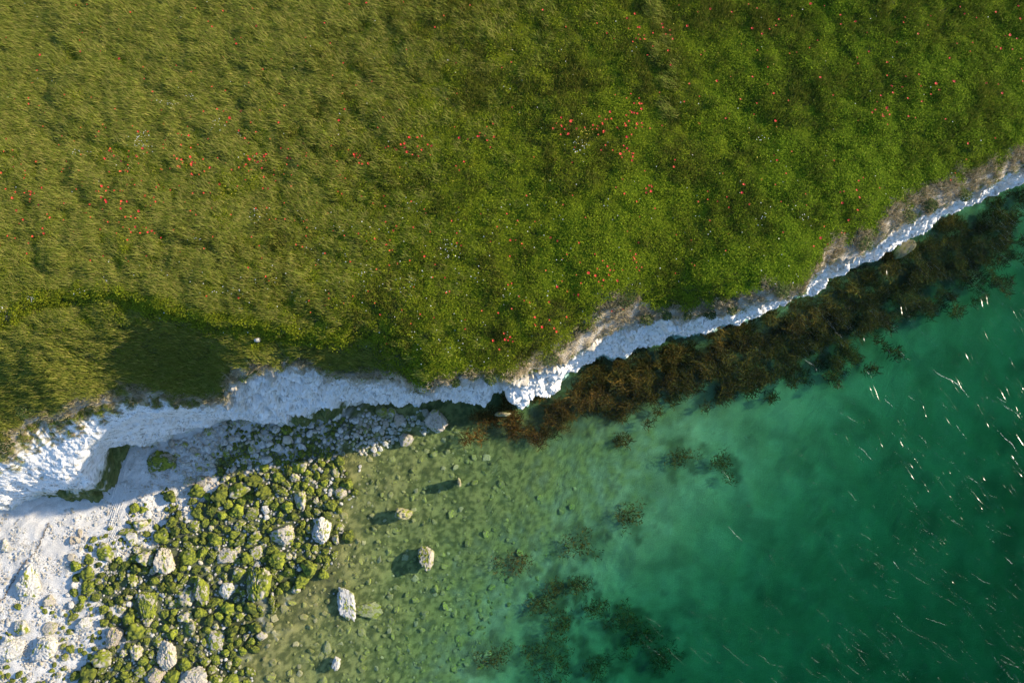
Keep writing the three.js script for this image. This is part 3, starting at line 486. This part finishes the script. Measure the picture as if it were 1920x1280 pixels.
const ORD = ['', 'second ', 'third ', 'fourth ', 'fifth ', 'sixth ', 'seventh ', 'eighth ', 'ninth ', 'tenth ', 'eleventh ', 'twelfth ', 'thirteenth ', 'fourteenth ', 'fifteenth ', 'sixteenth ', 'seventeenth ', 'eighteenth ', 'nineteenth ', 'twentieth ', 'twenty-first ', 'twenty-second ', 'twenty-third ', 'twenty-fourth '];
const MARKS = { 0: 'the big white beach boulder', 5: 'the tall tan slab', 6: 'the angular white boulder', 8: 'the long cream boulder', 9: 'the green topped boulder', 10: 'the lowest angular cream boulder', 13: 'the tall crusted boulder', 15: 'the crescent boulder', 16: 'the pinkish pitted boulder', 17: 'the pointed white boulder', 19: 'the tallest green boulder', 20: 'the square cream boulder', 21: 'the knobbly white boulder', 23: 'the lone tan boulder', 24: 'the jagged pale boulder', 26: 'the small white wedge', 28: 'the half shaded boulder', 29: 'the tilted cream boulder', 30: 'the rounded cream boulder', 31: 'the flat yellowish boulder', 32: 'the olive boulder in shade', 36: 'the pale oval boulder', 37: 'the mossy boulder', 39: 'the two pale boulders', 43: 'the boulder against the cliff' };
const marks = [], ranks = {};
function whichOne(kindWords, x, z) {                              // 'third nearest green rock to the left of the mossy boulder'
  let best = null, bd = 1e9; for (const m of marks) { const d = Math.hypot(m[0] - x, m[1] - z); if (d < bd) { bd = d; best = m; } }
  const dx = x - best[0], dz = z - best[1], side = Math.abs(dx) > 2.4 * Math.abs(dz) ? (dx < 0 ? 'left of ' : 'right of ') : Math.abs(dz) > 2.4 * Math.abs(dx) ? (dz < 0 ? 'above ' : 'below ') : (dz < 0 ? 'upper ' : 'lower ') + (dx < 0 ? 'left of ' : 'right of ');
  return { key: kindWords + side + best[2], text: (n) => (ORD[n] ?? 'outermost ') + 'nearest ' + kindWords + side + best[2], d: bd };
}
const taken = [];                                                 // x, z, radius of stones already lying there
const free = (x, z, r, gap = 0.8) => { for (const t of taken) if (Math.abs(t[0] - x) < 2 && (t[0] - x) ** 2 + (t[1] - z) ** 2 < ((t[2] + r) * gap) ** 2) return false; return true; };
// u, v, width and height in the photograph, stone, algae share, turn, how tall, label
const boulders = [
  [54, 1097, 40, 52, WHITE, 0.12, 0.1, 0.8, 'big white boulder on the smooth chalk beach near the left border'],
  [92, 1124, 22, 20, CREAM, 0.1, 0.4, 0.7, 'small round cream boulder right below the big white beach boulder'],
  [39, 1175, 28, 32, WHITE, 0.35, 0.2, 0.8, 'pale boulder with a green left side near the lower left border'],
  [95, 1177, 26, 24, CREAM, 0.15, 0.7, 0.6, 'lumpy cream boulder above the big angular white boulder'],
  [158, 1171, 30, 28, WHITE, 0.12, 0.9, 0.7, 'jagged white boulder between green rocks on the white pebbles'],
  [217, 1193, 27, 40, TAN, 0.06, -0.25, 1.25, 'tall tan slab of rock standing on white pebbles'],
  [90, 1211, 40, 42, WHITE, 0.08, 0.5, 1.0, 'angular white boulder with a flat face at the lower left'],
  [18, 1219, 42, 52, WHITE, 0.1, -0.6, 0.6, 'long white boulder cut by the left border, lowest on the beach'],
  [313, 1048, 34, 58, CREAM, 0.1, 0.35, 1.0, 'long cream boulder with a smooth top amid the green rocks'],
  [276, 1131, 36, 56, CREAM, 0.66, 0.25, 0.7, 'green topped boulder with a pale rim in the rock field'],
  [318, 1228, 34, 52, CREAM, 0.1, 0.4, 1.0, 'cream boulder with angular faces at the bottom of the rock field'],
  [290, 1265, 30, 26, TAN, 0.12, 0.8, 0.8, 'rough brownish boulder on the bottom border of the picture'],
  [368, 1271, 46, 40, CREAM, 0.08, 0.6, 1.0, 'large cream boulder cut by the bottom border'],
  [380, 1103, 30, 42, CREAM, 0.55, 0.2, 1.0, 'tall crusted boulder half covered in green beside a dark shadow'],
  [424, 1107, 30, 30, WHITE, 0.15, 0.8, 0.8, 'rough white boulder left of the tallest green boulder'],
  [406, 1197, 30, 36, CREAM, 0.45, -0.7, 0.6, 'pale crescent shaped boulder on the dark weed carpet'],
  [426, 1042, 34, 26, CREAM, 0.25, 0.2, 0.8, 'pinkish pitted boulder in the upper rock field'],
  [249, 1010, 22, 24, WHITE, 0.2, -0.6, 0.9, 'pointed white boulder at the upper left tip of the rock field'],
  [236, 997, 24, 13, CREAM, 0.6, 0.3, 0.7, 'flat green and cream stone on the upper white pebbles'],
  [486, 1095, 40, 62, CREAM, 0.62, 0.15, 1.25, 'tallest green boulder with a pale pitted top at the waterside'],
  [536, 1001, 42, 33, CREAM, 0.2, 0.05, 1.0, 'square cream boulder casting a long shadow on dark weed'],
  [605, 997, 34, 50, WHITE, 0.12, -0.2, 1.0, 'knobbly white boulder standing at the edge of the shallows'],
  [483, 1032, 24, 22, CREAM, 0.35, 0.9, 0.9, 'cream and green stone between the tallest and the square boulder'],
  [802, 1043, 25, 34, CREAM, 0.3, 0.1, 0.9, 'lone tan boulder breaking the surface far out in the shallows'],
  [650, 1126, 32, 50, WHITE, 0.12, 0.35, 1.0, 'jagged pale boulder rising from the green shallows'],
  [689, 1142, 42, 26, OLIVE, 0.25, -0.2, 0.7, 'olive boulder half under water right of the jagged pale one'],
  [634, 1239, 16, 20, WHITE, 0.05, 0.3, 1.2, 'small white wedge of rock in the lower shallows'],
  [492, 1191, 17, 15, CREAM, 0.2, 0.3, 0.9, 'small cream stone alone on the drowned weed'],
  [818, 790, 40, 46, CREAM, 0.08, 0.3, 1.2, 'large boulder in the water, half in the shadow of the cliff'],
  [762, 826, 22, 30, CREAM, 0.08, -0.5, 1.1, 'tilted cream boulder just outside the edge of the cliff shadow'],
  [638, 925, 24, 26, CREAM, 0.3, 0.4, 0.9, 'rounded cream boulder at the upper edge of the shallows'],
  [757, 962, 34, 22, YELLOW, 0.3, 0.2, 0.6, 'flat yellowish boulder awash in the middle of the shallows'],
  [716, 770, 26, 26, OLIVE, 0.3, 0.3, 0.8, 'olive boulder in deep shade at the foot of the cliff'],
  [629, 887, 16, 16, YELLOW, 0.2, 0.5, 0.5, 'flat yellowish stone by the shadow line above the shallows'],
  [497, 955, 15, 20, WHITE, 0.05, 0.2, 0.9, 'small white boulder on green rocks below the shadow line'],
  [472, 963, 24, 24, YELLOW, 0.5, 0.6, 0.8, 'yellow green boulder beside the small white one'],
  [499, 820, 20, 16, PALE, 0.12, 0.1, 0.5, 'smooth pale oval boulder in the shaded cobbles'],
  [298, 862, 50, 38, CREAM, 0.62, 0.05, 0.8, 'mossy boulder with a pale front on the shaded gravel'],
  [355, 905, 20, 20, CREAM, 0.12, 0.2, 0.9, 'left one of two pale boulders at the edge of the cliff shadow'],
  [378, 900, 23, 19, CREAM, 0.12, 0.9, 0.9, 'right one of two pale boulders at the edge of the cliff shadow'],
  [287, 893, 11, 13, PALE, 0.05, 0.9, 0.5, 'small pale stone on gravel under the mossy boulder'],
  [302, 915, 9, 10, PALE, 0.05, 0.3, 0.5, 'tiny pale stone lying lowest on the shaded gravel'],
  [1675, 478, 13, 28, YELLOW, 0.15, -0.1, 1.0, 'yellowish rock in the sea below the white notch'],
  [458, 792, 22, 14, CREAM, 0.2, 0.2, 0.7, 'pale boulder tucked against the cliff foot over the dark cobbles'],
  [862, 903, 8, 14, YELLOW, 0.1, 0.1, 0.9, 'small upright yellowish stone in open shallow water'],
  [613, 1214, 15, 20, OLIVE, 0.2, 0.2, 0.7, 'drowned olive stone above the small white wedge'],
  [136, 1012, 14, 14, TAN, 0.03, 0.3, 0.8, 'brown stone in the line of stones on the smooth beach'],
  [132, 1045, 16, 14, CREAM, 0.03, 0.5, 0.8, 'cream stone lowest in the line of stones on the beach'],
  [145, 1012, 12, 14, CREAM, 0.03, 0.9, 0.8, 'pale stone in the line of stones on the smooth beach'],
  [150, 998, 9, 14, TAN, 0.03, 0.2, 0.8, 'narrow brown stone uppermost in the line of beach stones'],
  [10, 1022, 14, 20, WHITE, 0.03, 0.4, 0.8, 'white stone in the small heap at the left border'],
  [18, 1030, 12, 12, WHITE, 0.03, 0.1, 0.7, 'second white stone in the small heap at the left border'],
  [940, 779, 26, 9, YELLOW, 0.1, 0.05, 0.9, 'low yellowish rock awash in front of the cave mouth']];
boulders.forEach(([u, v, w, h, stone, algae, turn, tall, label], i) => {
  const [x, y, z] = bedAt(u, v), k = (CY - y) / F * 1.02, sx = w * k * 0.60, sz = h * k * 0.60, sy = tall * 0.62 * (sx + sz) / 2 * (Math.min(sx, sz) > 0.3 ? 1 : 1.1);
  const o = new THREE.Mesh(rockGeometry(100 + i, w > 18 ? 14 : 6, algae + 0.10, stone.map((q) => q * 0.9), 13, 0.22, 0.09), rockMat);
  let lift = y + sy * 0.30; if (y < -0.1 && !/drowned|half under/.test(label)) lift = Math.max(lift, 0.10 - sy * 0.35);
  const syy = y < -0.1 ? Math.max(sy * 0.75, (lift - y) * 1.1) : sy;
  o.position.set(x, lift, z); o.rotation.y = turn; o.scale.set(sx, syy, sz); taken.push([x, z, (sx + sz) / 2]);
  if (MARKS[i]) marks.push([x, z, MARKS[i]]);
  add(o, 'boulder', { label, category: 'boulder' });
});
const stoneOnGrass = landAt(487, 640), gs = new THREE.Mesh(rockGeometry(99, 5, 0, WHITE), rockMat); gs.position.set(stoneOnGrass[0], stoneOnGrass[1] + 0.25, stoneOnGrass[2]); gs.scale.set(0.12, 0.3, 0.12);
add(gs, 'boulder', { label: 'small white stone alone in the grass above the shaded hollow', category: 'boulder' });

function strew(zones, geos, mat, count, sizes, single, name, label, category, group, stuffName, stuffLabel, opt = {}) {
  const found = [];
  const bounds = (pg) => pg.reduce((b, [x, z]) => [Math.min(b[0], x), Math.max(b[1], x), Math.min(b[2], z), Math.max(b[3], z)], [1e9, -1e9, 1e9, -1e9]), bs = zones.map(bounds);
  for (let tries = 0; tries < count * 30 && found.length < count; tries++) {
    const zi = Math.floor(rnd() * zones.length), b = bs[zi], x = R(b[0], b[1]), z = R(b[2], b[3]);
    const wx = x + 1.7 * fbm2(x * 0.6, z * 0.6 + 31, 3), wz = z + 1.7 * fbm2(x * 0.6 + 17, z * 0.6, 3);
    if (!inside(zones[zi], wx, wz) || z < footZ(x) + 0.05) continue;
    if (opt.where && rnd() > opt.where(x, z)) continue;
    const r = mix(sizes[0], sizes[1], Math.pow(rnd(), opt.power ?? 2.2));
    if (!free(x, z, r, opt.gap ?? 0.78)) continue;
    taken.push([x, z, r]); found.push([x, z, r]);
  }
  found.sort((a, b) => b[2] - a[2]);
  const named = found.slice(0, single).map((q) => ({ q, w: whichOne(label + ', ', q[0], q[1]) })).sort((a, b) => a.w.d - b.w.d), words = new Map();
  for (const { q, w } of named) { ranks[w.key] = (ranks[w.key] ?? -1) + 1; words.set(q, w.text(ranks[w.key])); }
  const lots = geos.map(() => []);
  found.forEach((item, i) => {
    const [x, z, r] = item;
    const k = Math.floor(rnd() * geos.length), flat = R(0.45, 0.8) * (opt.flat ?? 1), y = bedH(x, z) + r * flat * R(0.05, 0.3) + (opt.lift ?? 0), sx = r * R(0.85, 1.25), sz = r * R(0.85, 1.25), e = [R(-0.4, 0.4), R(0, 6.28), R(-0.4, 0.4)], g = R(0.7, 1.15);
    if (i < single) { const o = new THREE.Mesh(geos[k], mat); o.position.set(x, y, z); o.rotation.set(...e); o.scale.set(sx, r * flat, sz); add(o, name, { label: words.get(item), category, group }); }
    else lots[k].push([x, y, z, e, sx, r * flat, sz, g]);
  });
  const c = new THREE.Color();
  lots.forEach((l, k) => {
    if (!l.length) return;
    const o = new THREE.InstancedMesh(geos[k], mat, l.length);
    l.forEach((q, i) => { M4.compose(V3.set(q[0], q[1], q[2]), Q.setFromEuler(EU.set(...q[3])), SC.set(q[4], q[5], q[6])); o.setMatrixAt(i, M4); o.setColorAt(i, c.setRGB(q[7], q[7], q[7])); });
    add(o, stuffName, { kind: 'stuff', label: stuffLabel, category });
  });
}
const greenGeos = [1.3, 1.2, 1.1, 1.0, 0.8, 0.62, 1.2, 0.95, 0.35, 1.1, 0.7, 1.3].map((a, i) => rockGeometry(20 + i, 5, a, CREAM, 13, 0.36, 0.16));
const paleGeos = [WHITE, CREAM, WHITE, PALE, CREAM, WHITE].map((s, i) => rockGeometry(40 + i, 2, 0.02, s, 7, 0.16, 0.02));
const shadeGeos = [PALE, WHITE, CREAM, WHITE, CREAM, TAN].map((s, i) => rockGeometry(50 + i, 3, [0.05, 0.05, 0.15, 0.1, 0.4, 0.05][i], s, 7, 0.14, 0.02));
const drownedGeos = [[0.27, 0.25, 0.09], [0.21, 0.21, 0.07], [0.24, 0.23, 0.08], [0.34, 0.31, 0.15], [0.18, 0.18, 0.06], [0.14, 0.14, 0.04]].map((s, i) => rockGeometry(60 + i, 4, [0.3, 0.35, 0.3, 0.15, 0.45, 0.5][i], s, 11, 0.3, 0.08));
const shallow = poly(-0.3, [[650, 850], [850, 800], [960, 850], [1090, 880], [1090, 980], [1000, 1080], [940, 1180], [900, 1300], [440, 1300], [500, 1130], [600, 1090], [650, 1000]]);
strew([greenZone], greenGeos, rockMat, 300, [0.20, 0.58], 210, 'algae_rock', 'green algae rock', 'rock', 'green rocks of the rock field', 'small_algae_rocks', 'small green algae rocks filling the rock field', { power: 1.6, gap: 0.72, flat: 1.3 });
strew([whiteZone], greenGeos, rockMat, 130, [0.10, 0.28], 60, 'algae_stone', 'green stone on white shingle', 'stone', 'green stones on the white shingle', 'small_algae_stones', 'tiny green stones on the white shingle', { flat: 1.2, where: (x, z) => smooth(-0.15, 0.2, fbm2(x * 0.5 + 3, z * 0.5 + 70, 3)) });
strew([greenZone], paleGeos, rockMat, 420, [0.05, 0.20], 0, 'x', '', 'stone', '', 'pale_field_stones', 'small cream stones between the green rocks', { power: 2.4, gap: 0.8, where: (x, z) => 0.25 + 0.75 * smooth(-0.2, 0.25, fbm2(x * 0.6 + 12, z * 0.6 + 5, 3)) });
strew([greenZone], greenGeos, rockMat, 800, [0.09, 0.28], 0, 'x', '', 'rock', '', 'tiny_algae_rocks', 'tiny green algae rocks in the gaps of the rock field', { power: 1.6, gap: 0.7, flat: 1.3 });
strew([whiteZone], paleGeos, rockMat, 1100, [0.05, 0.19], 60, 'chalk_cobble', 'pale sunlit chalk cobble', 'cobble', 'sunlit white cobbles', 'chalk_shingle', 'white chalk shingle strewn on the sunlit beach', { power: 3.2, where: (x, z) => smooth(-0.35, 0.25, fbm2(x * 0.5, z * 0.5 + 70, 3)) });
strew([cobbleZone], shadeGeos, rockMat, 620, [0.08, 0.28], 90, 'shaded_cobble', 'shaded pale cobble', 'cobble', 'cobbles in the shade of the cliff', 'shaded_shingle', 'small pale cobbles in the shade of the cliff', { gap: 0.7, where: (x, z) => inside(weedyCobble, x, z) ? 0.12 * smooth(-0.05, 0.25, fbm2(x * 0.8, z * 0.8 + 44, 3)) : 1 });
strew([weedyCobble], [...greenGeos, ...shadeGeos.slice(0, 5)], rockMat, 620, [0.09, 0.36], 70, 'weedy_cobble', 'shaded cobble among weed', 'cobble', 'weedy cobbles in the shade of the cliff', 'weedy_shingle', 'small pale and weedy stones in the shade of the cliff', { gap: 0.7, power: 2.6 });
strew([shallow], drownedGeos, wetMat, 700, [0.06, 0.24], 120, 'drowned_stone', 'stone under the shallows', 'stone', 'stones under the shallows', 'drowned_cobbles', 'small stones under the clear shallow water', { flat: 0.6, power: 2.8, where: (x, z) => 0.25 + 0.75 * smooth(2, -7, x + 3 * n2(x * 0.3, z * 0.3)) });
const gravelZone = poly(0.8, [[-40, 985], [30, 960], [110, 950], [215, 945], [235, 880], [250, 840], [330, 850], [395, 900], [340, 925], [230, 965], [100, 985]]), lowGravel = poly(0.7, [[-60, 1000], [200, 985], [180, 1090], [60, 1150], [-60, 1190]]);
strew([gravelZone, lowGravel], paleGeos, rockMat, 1200, [0.025, 0.10], 0, 'x', '', 'gravel', '', 'chalk_gravel', 'fine pale chalk gravel on the beach', { power: 3, gap: 0.9, where: (x, z) => smooth(-0.3, 0.3, fbm2(x * 0.6 + 8, z * 0.6 + 20, 3)) });

// ------------------------------------------------------------------ seaweed
const weedMat = new THREE.MeshPhysicalMaterial({ vertexColors: true, roughness: 0.9, transmission: 0.2, thickness: 0, specularIntensity: 0.1 });
const WEED = [[0.125, 0.066, 0.014], [0.080, 0.048, 0.012], [0.060, 0.040, 0.010], [0.20, 0.10, 0.018], [0.090, 0.072, 0.018]];
function fronds(s, ox, oy, oz, count, len, up, top = -0.06) {
  for (let k = 0; k < count; k++) {
    let x = ox + R(-0.28, 0.28), y = oy + R(0, 0.15), z = oz + R(-0.28, 0.28), a = R(0, 6.283), w = R(0.008, 0.02), c = WEED[Math.floor(rnd() * 5)], L = len * R(0.5, 1.2) / 4;
    for (let q = 0; q < 4; q++) {
      const nx = x + Math.cos(a) * L, nz = z + Math.sin(a) * L, ny = Math.min(y + up * R(0, 0.09), top), px = -Math.sin(a) * w, pz = Math.cos(a) * w, e = q === 3 ? 0.2 : 1;
      s.tri([x - px, y, z - pz], [x + px, y, z + pz], [nx + px * e, ny, nz + pz * e], c); s.tri([x - px, y, z - pz], [nx + px * e, ny, nz + pz * e], [nx - px * e, ny, nz - pz * e], c);
      x = nx; y = ny; z = nz; a += R(-0.8, 0.8); w *= 0.9;
    }
  }
}
{
  const geos = [0, 1, 2].map(() => { const s = soup(); fronds(s, 0, -0.35, 0, 60, 0.32, 1); return s.build(); }), lots = geos.map(() => []), c = new THREE.Color();
  const b = kelpZone.reduce((q, [x, z]) => [Math.min(q[0], x), Math.max(q[1], x), Math.min(q[2], z), Math.max(q[3], z)], [1e9, -1e9, 1e9, -1e9]);
  for (let k = 0; k < 26000; k++) {
    const x = R(b[0], b[1]), z = R(b[2], b[3]), wx = x + 1.8 * fbm2(x * 0.6, z * 0.6 + 31, 3), wz = z + 1.8 * fbm2(x * 0.6 + 17, z * 0.6, 3), d = edgeDistance(kelpZone, wx, wz);
    if (d < -0.3 || z < footZ(x) - 0.6 || rnd() > 0.46 * smooth(-1.0, 2.6, d) * (0.10 + 1.1 * smooth(-0.28, 0.22, fbm2(x * 0.6, z * 0.6, 3))) * (1 - 0.45 * smooth(9, 19, x))) continue;
    lots[k % 3].push([x, Math.max(-1.1, bedH(x, z) + 0.44) + R(-0.34, 0.42), z, R(0, 6.28), R(0.7, 1.3), R(0.6, 1.6) * (0.8 + 0.7 * fbm2(x * 0.5 + 60, z * 0.5, 3))]);
  }
  lots.forEach((l, k) => {
    const o = new THREE.InstancedMesh(geos[k], weedMat, l.length);
    l.forEach((q, i) => { M4.compose(V3.set(q[0], q[1], q[2]), Q.setFromEuler(EU.set(0, q[3], 0)), SC.set(q[4], 1, q[4])); o.setMatrixAt(i, M4); o.setColorAt(i, c.setRGB(q[5], q[5], q[5])); });
    add(o, 'seaweed_bed', { kind: 'stuff', label: 'brown seaweed bed under water along the foot of the cliff', category: 'seaweed' });
  });
  const words = ['left of the pale middle of the bay', 'above the widest drift of weed patches', 'narrow, at the right tip of the upper weed drift', 'round, in the middle of the open green water', 'highest up, near the seaweed bed', 'widest of those in the lower middle', 'small, below the widest patch', 'small and thin, right of the widest patch', 'large, with reddish fronds, lower right of the middle', 'large, on the bottom border', 'small, between the widest and the reddish patch', 'faint, above the drift of weed patches', 'farthest right, in smooth pale water', 'flat, on the bottom border right of the large one', 'leftmost on the bottom border', 'lowest right, on the bottom border'];
  patches.forEach((p, i) => {
    const s = soup(), n = Math.round(8 + p.rx * p.rz * 8);
    for (let k = 0; k < n; k++) { const a = R(0, 6.283), q = Math.sqrt(rnd()) * (0.75 + 0.6 * n2(Math.cos(a) * 1.3 + i * 7, Math.sin(a) * 1.3)), dx = Math.cos(a) * q * p.rx, dz = Math.sin(a) * q * p.rz; fronds(s, dx, bedH(p.x + dx, p.z + dz) - p.h + R(0.1, 0.45), dz, 18, 0.17, 0.5, -p.h - 0.1); }
    const g = s.build(), o = new THREE.Mesh(g, weedMat); o.position.set(p.x, p.h, p.z);
    add(o, 'seaweed_patch', { label: 'dark seaweed patch under water, ' + words[i], category: 'seaweed', group: 'seaweed patches' });
  });
}

{ // a strand of dried weed lying in a crack of the chalk platform
  const strand = [[92, 980], [80, 1006], [70, 1030], [48, 1052], [32, 1074], [18, 1100], [8, 1120], [-10, 1140]].map(([u, v]) => bedAt(u, v)), g = leafTuft(16, 0.05, 0.03, 0.05, [[0.10, 0.075, 0.045], [0.16, 0.12, 0.08], [0.07, 0.055, 0.035]]), n = 260, o = new THREE.InstancedMesh(g, leafMat, n);
  for (let k = 0; k < n; k++) {
    const t = k / n * (strand.length - 1.001), i = Math.floor(t), x = mix(strand[i][0], strand[i + 1][0], t - i) + 0.05 * n2(k * 0.05, 3) + R(-0.03, 0.03), z = mix(strand[i][2], strand[i + 1][2], t - i) + R(-0.03, 0.03);
    M4.compose(V3.set(x, bedH(x, z) + 0.03, z), Q.setFromEuler(EU.set(0, R(0, 6.28), 0)), SC.setScalar(R(0.12, 0.5))); o.setMatrixAt(k, M4);
  }
  add(o, 'dry_weed_strand', { kind: 'stuff', label: 'thin dark line of dried weed across the smooth chalk beach', category: 'weed' });
}

// ------------------------------------------------------------------ glints and froth painted as white ribbons on the wave crests
{
  const s = soup(), W = [0.8, 0.82, 0.82];  // white colour painting sun glints and sky reflections along the crests
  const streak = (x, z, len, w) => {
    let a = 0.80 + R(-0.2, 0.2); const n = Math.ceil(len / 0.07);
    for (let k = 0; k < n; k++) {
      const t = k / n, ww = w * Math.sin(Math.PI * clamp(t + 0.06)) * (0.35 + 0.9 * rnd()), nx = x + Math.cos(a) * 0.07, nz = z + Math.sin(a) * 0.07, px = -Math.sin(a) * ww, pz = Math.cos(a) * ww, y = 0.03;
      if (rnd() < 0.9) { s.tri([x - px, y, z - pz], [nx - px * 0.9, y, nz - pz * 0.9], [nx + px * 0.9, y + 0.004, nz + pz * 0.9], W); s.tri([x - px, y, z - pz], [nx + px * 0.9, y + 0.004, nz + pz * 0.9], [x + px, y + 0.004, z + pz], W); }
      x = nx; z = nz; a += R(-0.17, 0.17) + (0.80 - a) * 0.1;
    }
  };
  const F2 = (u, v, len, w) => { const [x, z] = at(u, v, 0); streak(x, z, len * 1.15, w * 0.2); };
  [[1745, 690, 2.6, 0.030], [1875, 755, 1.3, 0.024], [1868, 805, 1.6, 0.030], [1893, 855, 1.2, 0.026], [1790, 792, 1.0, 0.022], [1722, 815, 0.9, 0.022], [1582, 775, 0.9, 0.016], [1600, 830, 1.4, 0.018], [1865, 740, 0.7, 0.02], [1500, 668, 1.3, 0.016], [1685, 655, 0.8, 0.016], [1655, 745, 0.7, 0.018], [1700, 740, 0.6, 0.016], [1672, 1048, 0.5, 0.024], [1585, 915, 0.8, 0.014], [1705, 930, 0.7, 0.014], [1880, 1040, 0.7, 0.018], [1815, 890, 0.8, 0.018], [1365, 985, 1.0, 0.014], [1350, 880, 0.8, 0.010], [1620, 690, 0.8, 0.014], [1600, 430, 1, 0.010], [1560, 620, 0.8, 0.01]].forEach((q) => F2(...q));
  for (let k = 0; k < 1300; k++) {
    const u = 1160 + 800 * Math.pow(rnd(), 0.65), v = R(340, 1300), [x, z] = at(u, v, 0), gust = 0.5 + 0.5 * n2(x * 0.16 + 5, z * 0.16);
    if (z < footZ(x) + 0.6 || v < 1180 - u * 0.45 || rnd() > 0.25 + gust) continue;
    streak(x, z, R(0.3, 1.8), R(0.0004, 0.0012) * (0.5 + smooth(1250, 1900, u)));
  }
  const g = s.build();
  add(new THREE.Mesh(g, new THREE.MeshStandardMaterial({ vertexColors: true, roughness: 0.8 })), 'wave_glint_foam', { kind: 'stuff', label: 'thin white ribbons painted as glints and froth on the wave crests', category: 'glint_foam' });
}

// ------------------------------------------------------------------ shrubs along the cliff edge
{
  const bark = new THREE.MeshStandardMaterial({ color: new THREE.Color(0.12, 0.09, 0.06), roughness: 1 });
  const list = [[1212, 598, 12, 'leafy green shrub on the lip above the white chalk bay'], [1172, 556, 18, 'dark shrub between two bare earth streaks at the edge'], [1030, 672, 14, 'low shrub on the worn edge above the headland'], [920, 712, 9, 'small leaf clump added as a dark hole in the chalk left of the headland'], [854, 718, 7, 'tiny leaf clump added as a dark hole in the chalk above the big boulder'], [1465, 545, 14, 'pale shrub at the edge above the narrow cliff'], [1372, 580, 11, 'round green shrub at the right end of the chalk bay'], [1330, 588, 11, 'low dark shrub at the head of the chalk bay'], [1620, 457, 15, 'dark green shrub beside the white notch'], [1702, 408, 13, 'green shrub right of the white notch'], [1742, 386, 13, 'olive shrub on the worn edge at the right'], [1808, 368, 11, 'rightmost green shrub on the cliff edge'], [52, 768, 18, 'dark shrub on the grass slope at the left border'], [12, 832, 14, 'shrub at the left border above the white chalk'], [1250, 592, 8, 'small leafy shrub overhanging the white chalk bay'], [1290, 590, 8, 'small dark shrub in the middle of the chalk bay rim']];  // the two leaf clumps on the chalk face are added for dark holes
  list.forEach(([u, v, r, label], i) => {
    const [x, y, z] = landAt(u, v), rad = r * 0.021, G = new THREE.Group(); G.position.set(x, y - 0.03, z);
    const g = leafTuft(Math.round(200 + rad * 900), rad * 1.15, rad * 1.3, 0.055, i % 3 === 1 ? [[0.04, 0.065, 0.018], [0.06, 0.085, 0.022]] : [[0.075, 0.11, 0.025], [0.10, 0.13, 0.035], [0.055, 0.085, 0.02], [0.13, 0.14, 0.05]]);
    add(new THREE.Mesh(g, leafMat), 'foliage', null, G);
    const parts = []; for (let k = 0; k < 4; k++) { const a = R(0, 6.28), q = new THREE.CylinderGeometry(0.006, 0.014, rad * 1.1, 5); q.translate(0, rad * 0.5, 0); q.rotateZ(R(0.2, 0.7)); q.rotateY(a); parts.push(q); }
    add(new THREE.Mesh(mergeGeometries(parts), bark), 'stem', null, G);
    add(G, 'shrub', { label, category: 'shrub', group: 'shrubs along the cliff edge' });
  });
}
renderer.render(scene, camera);
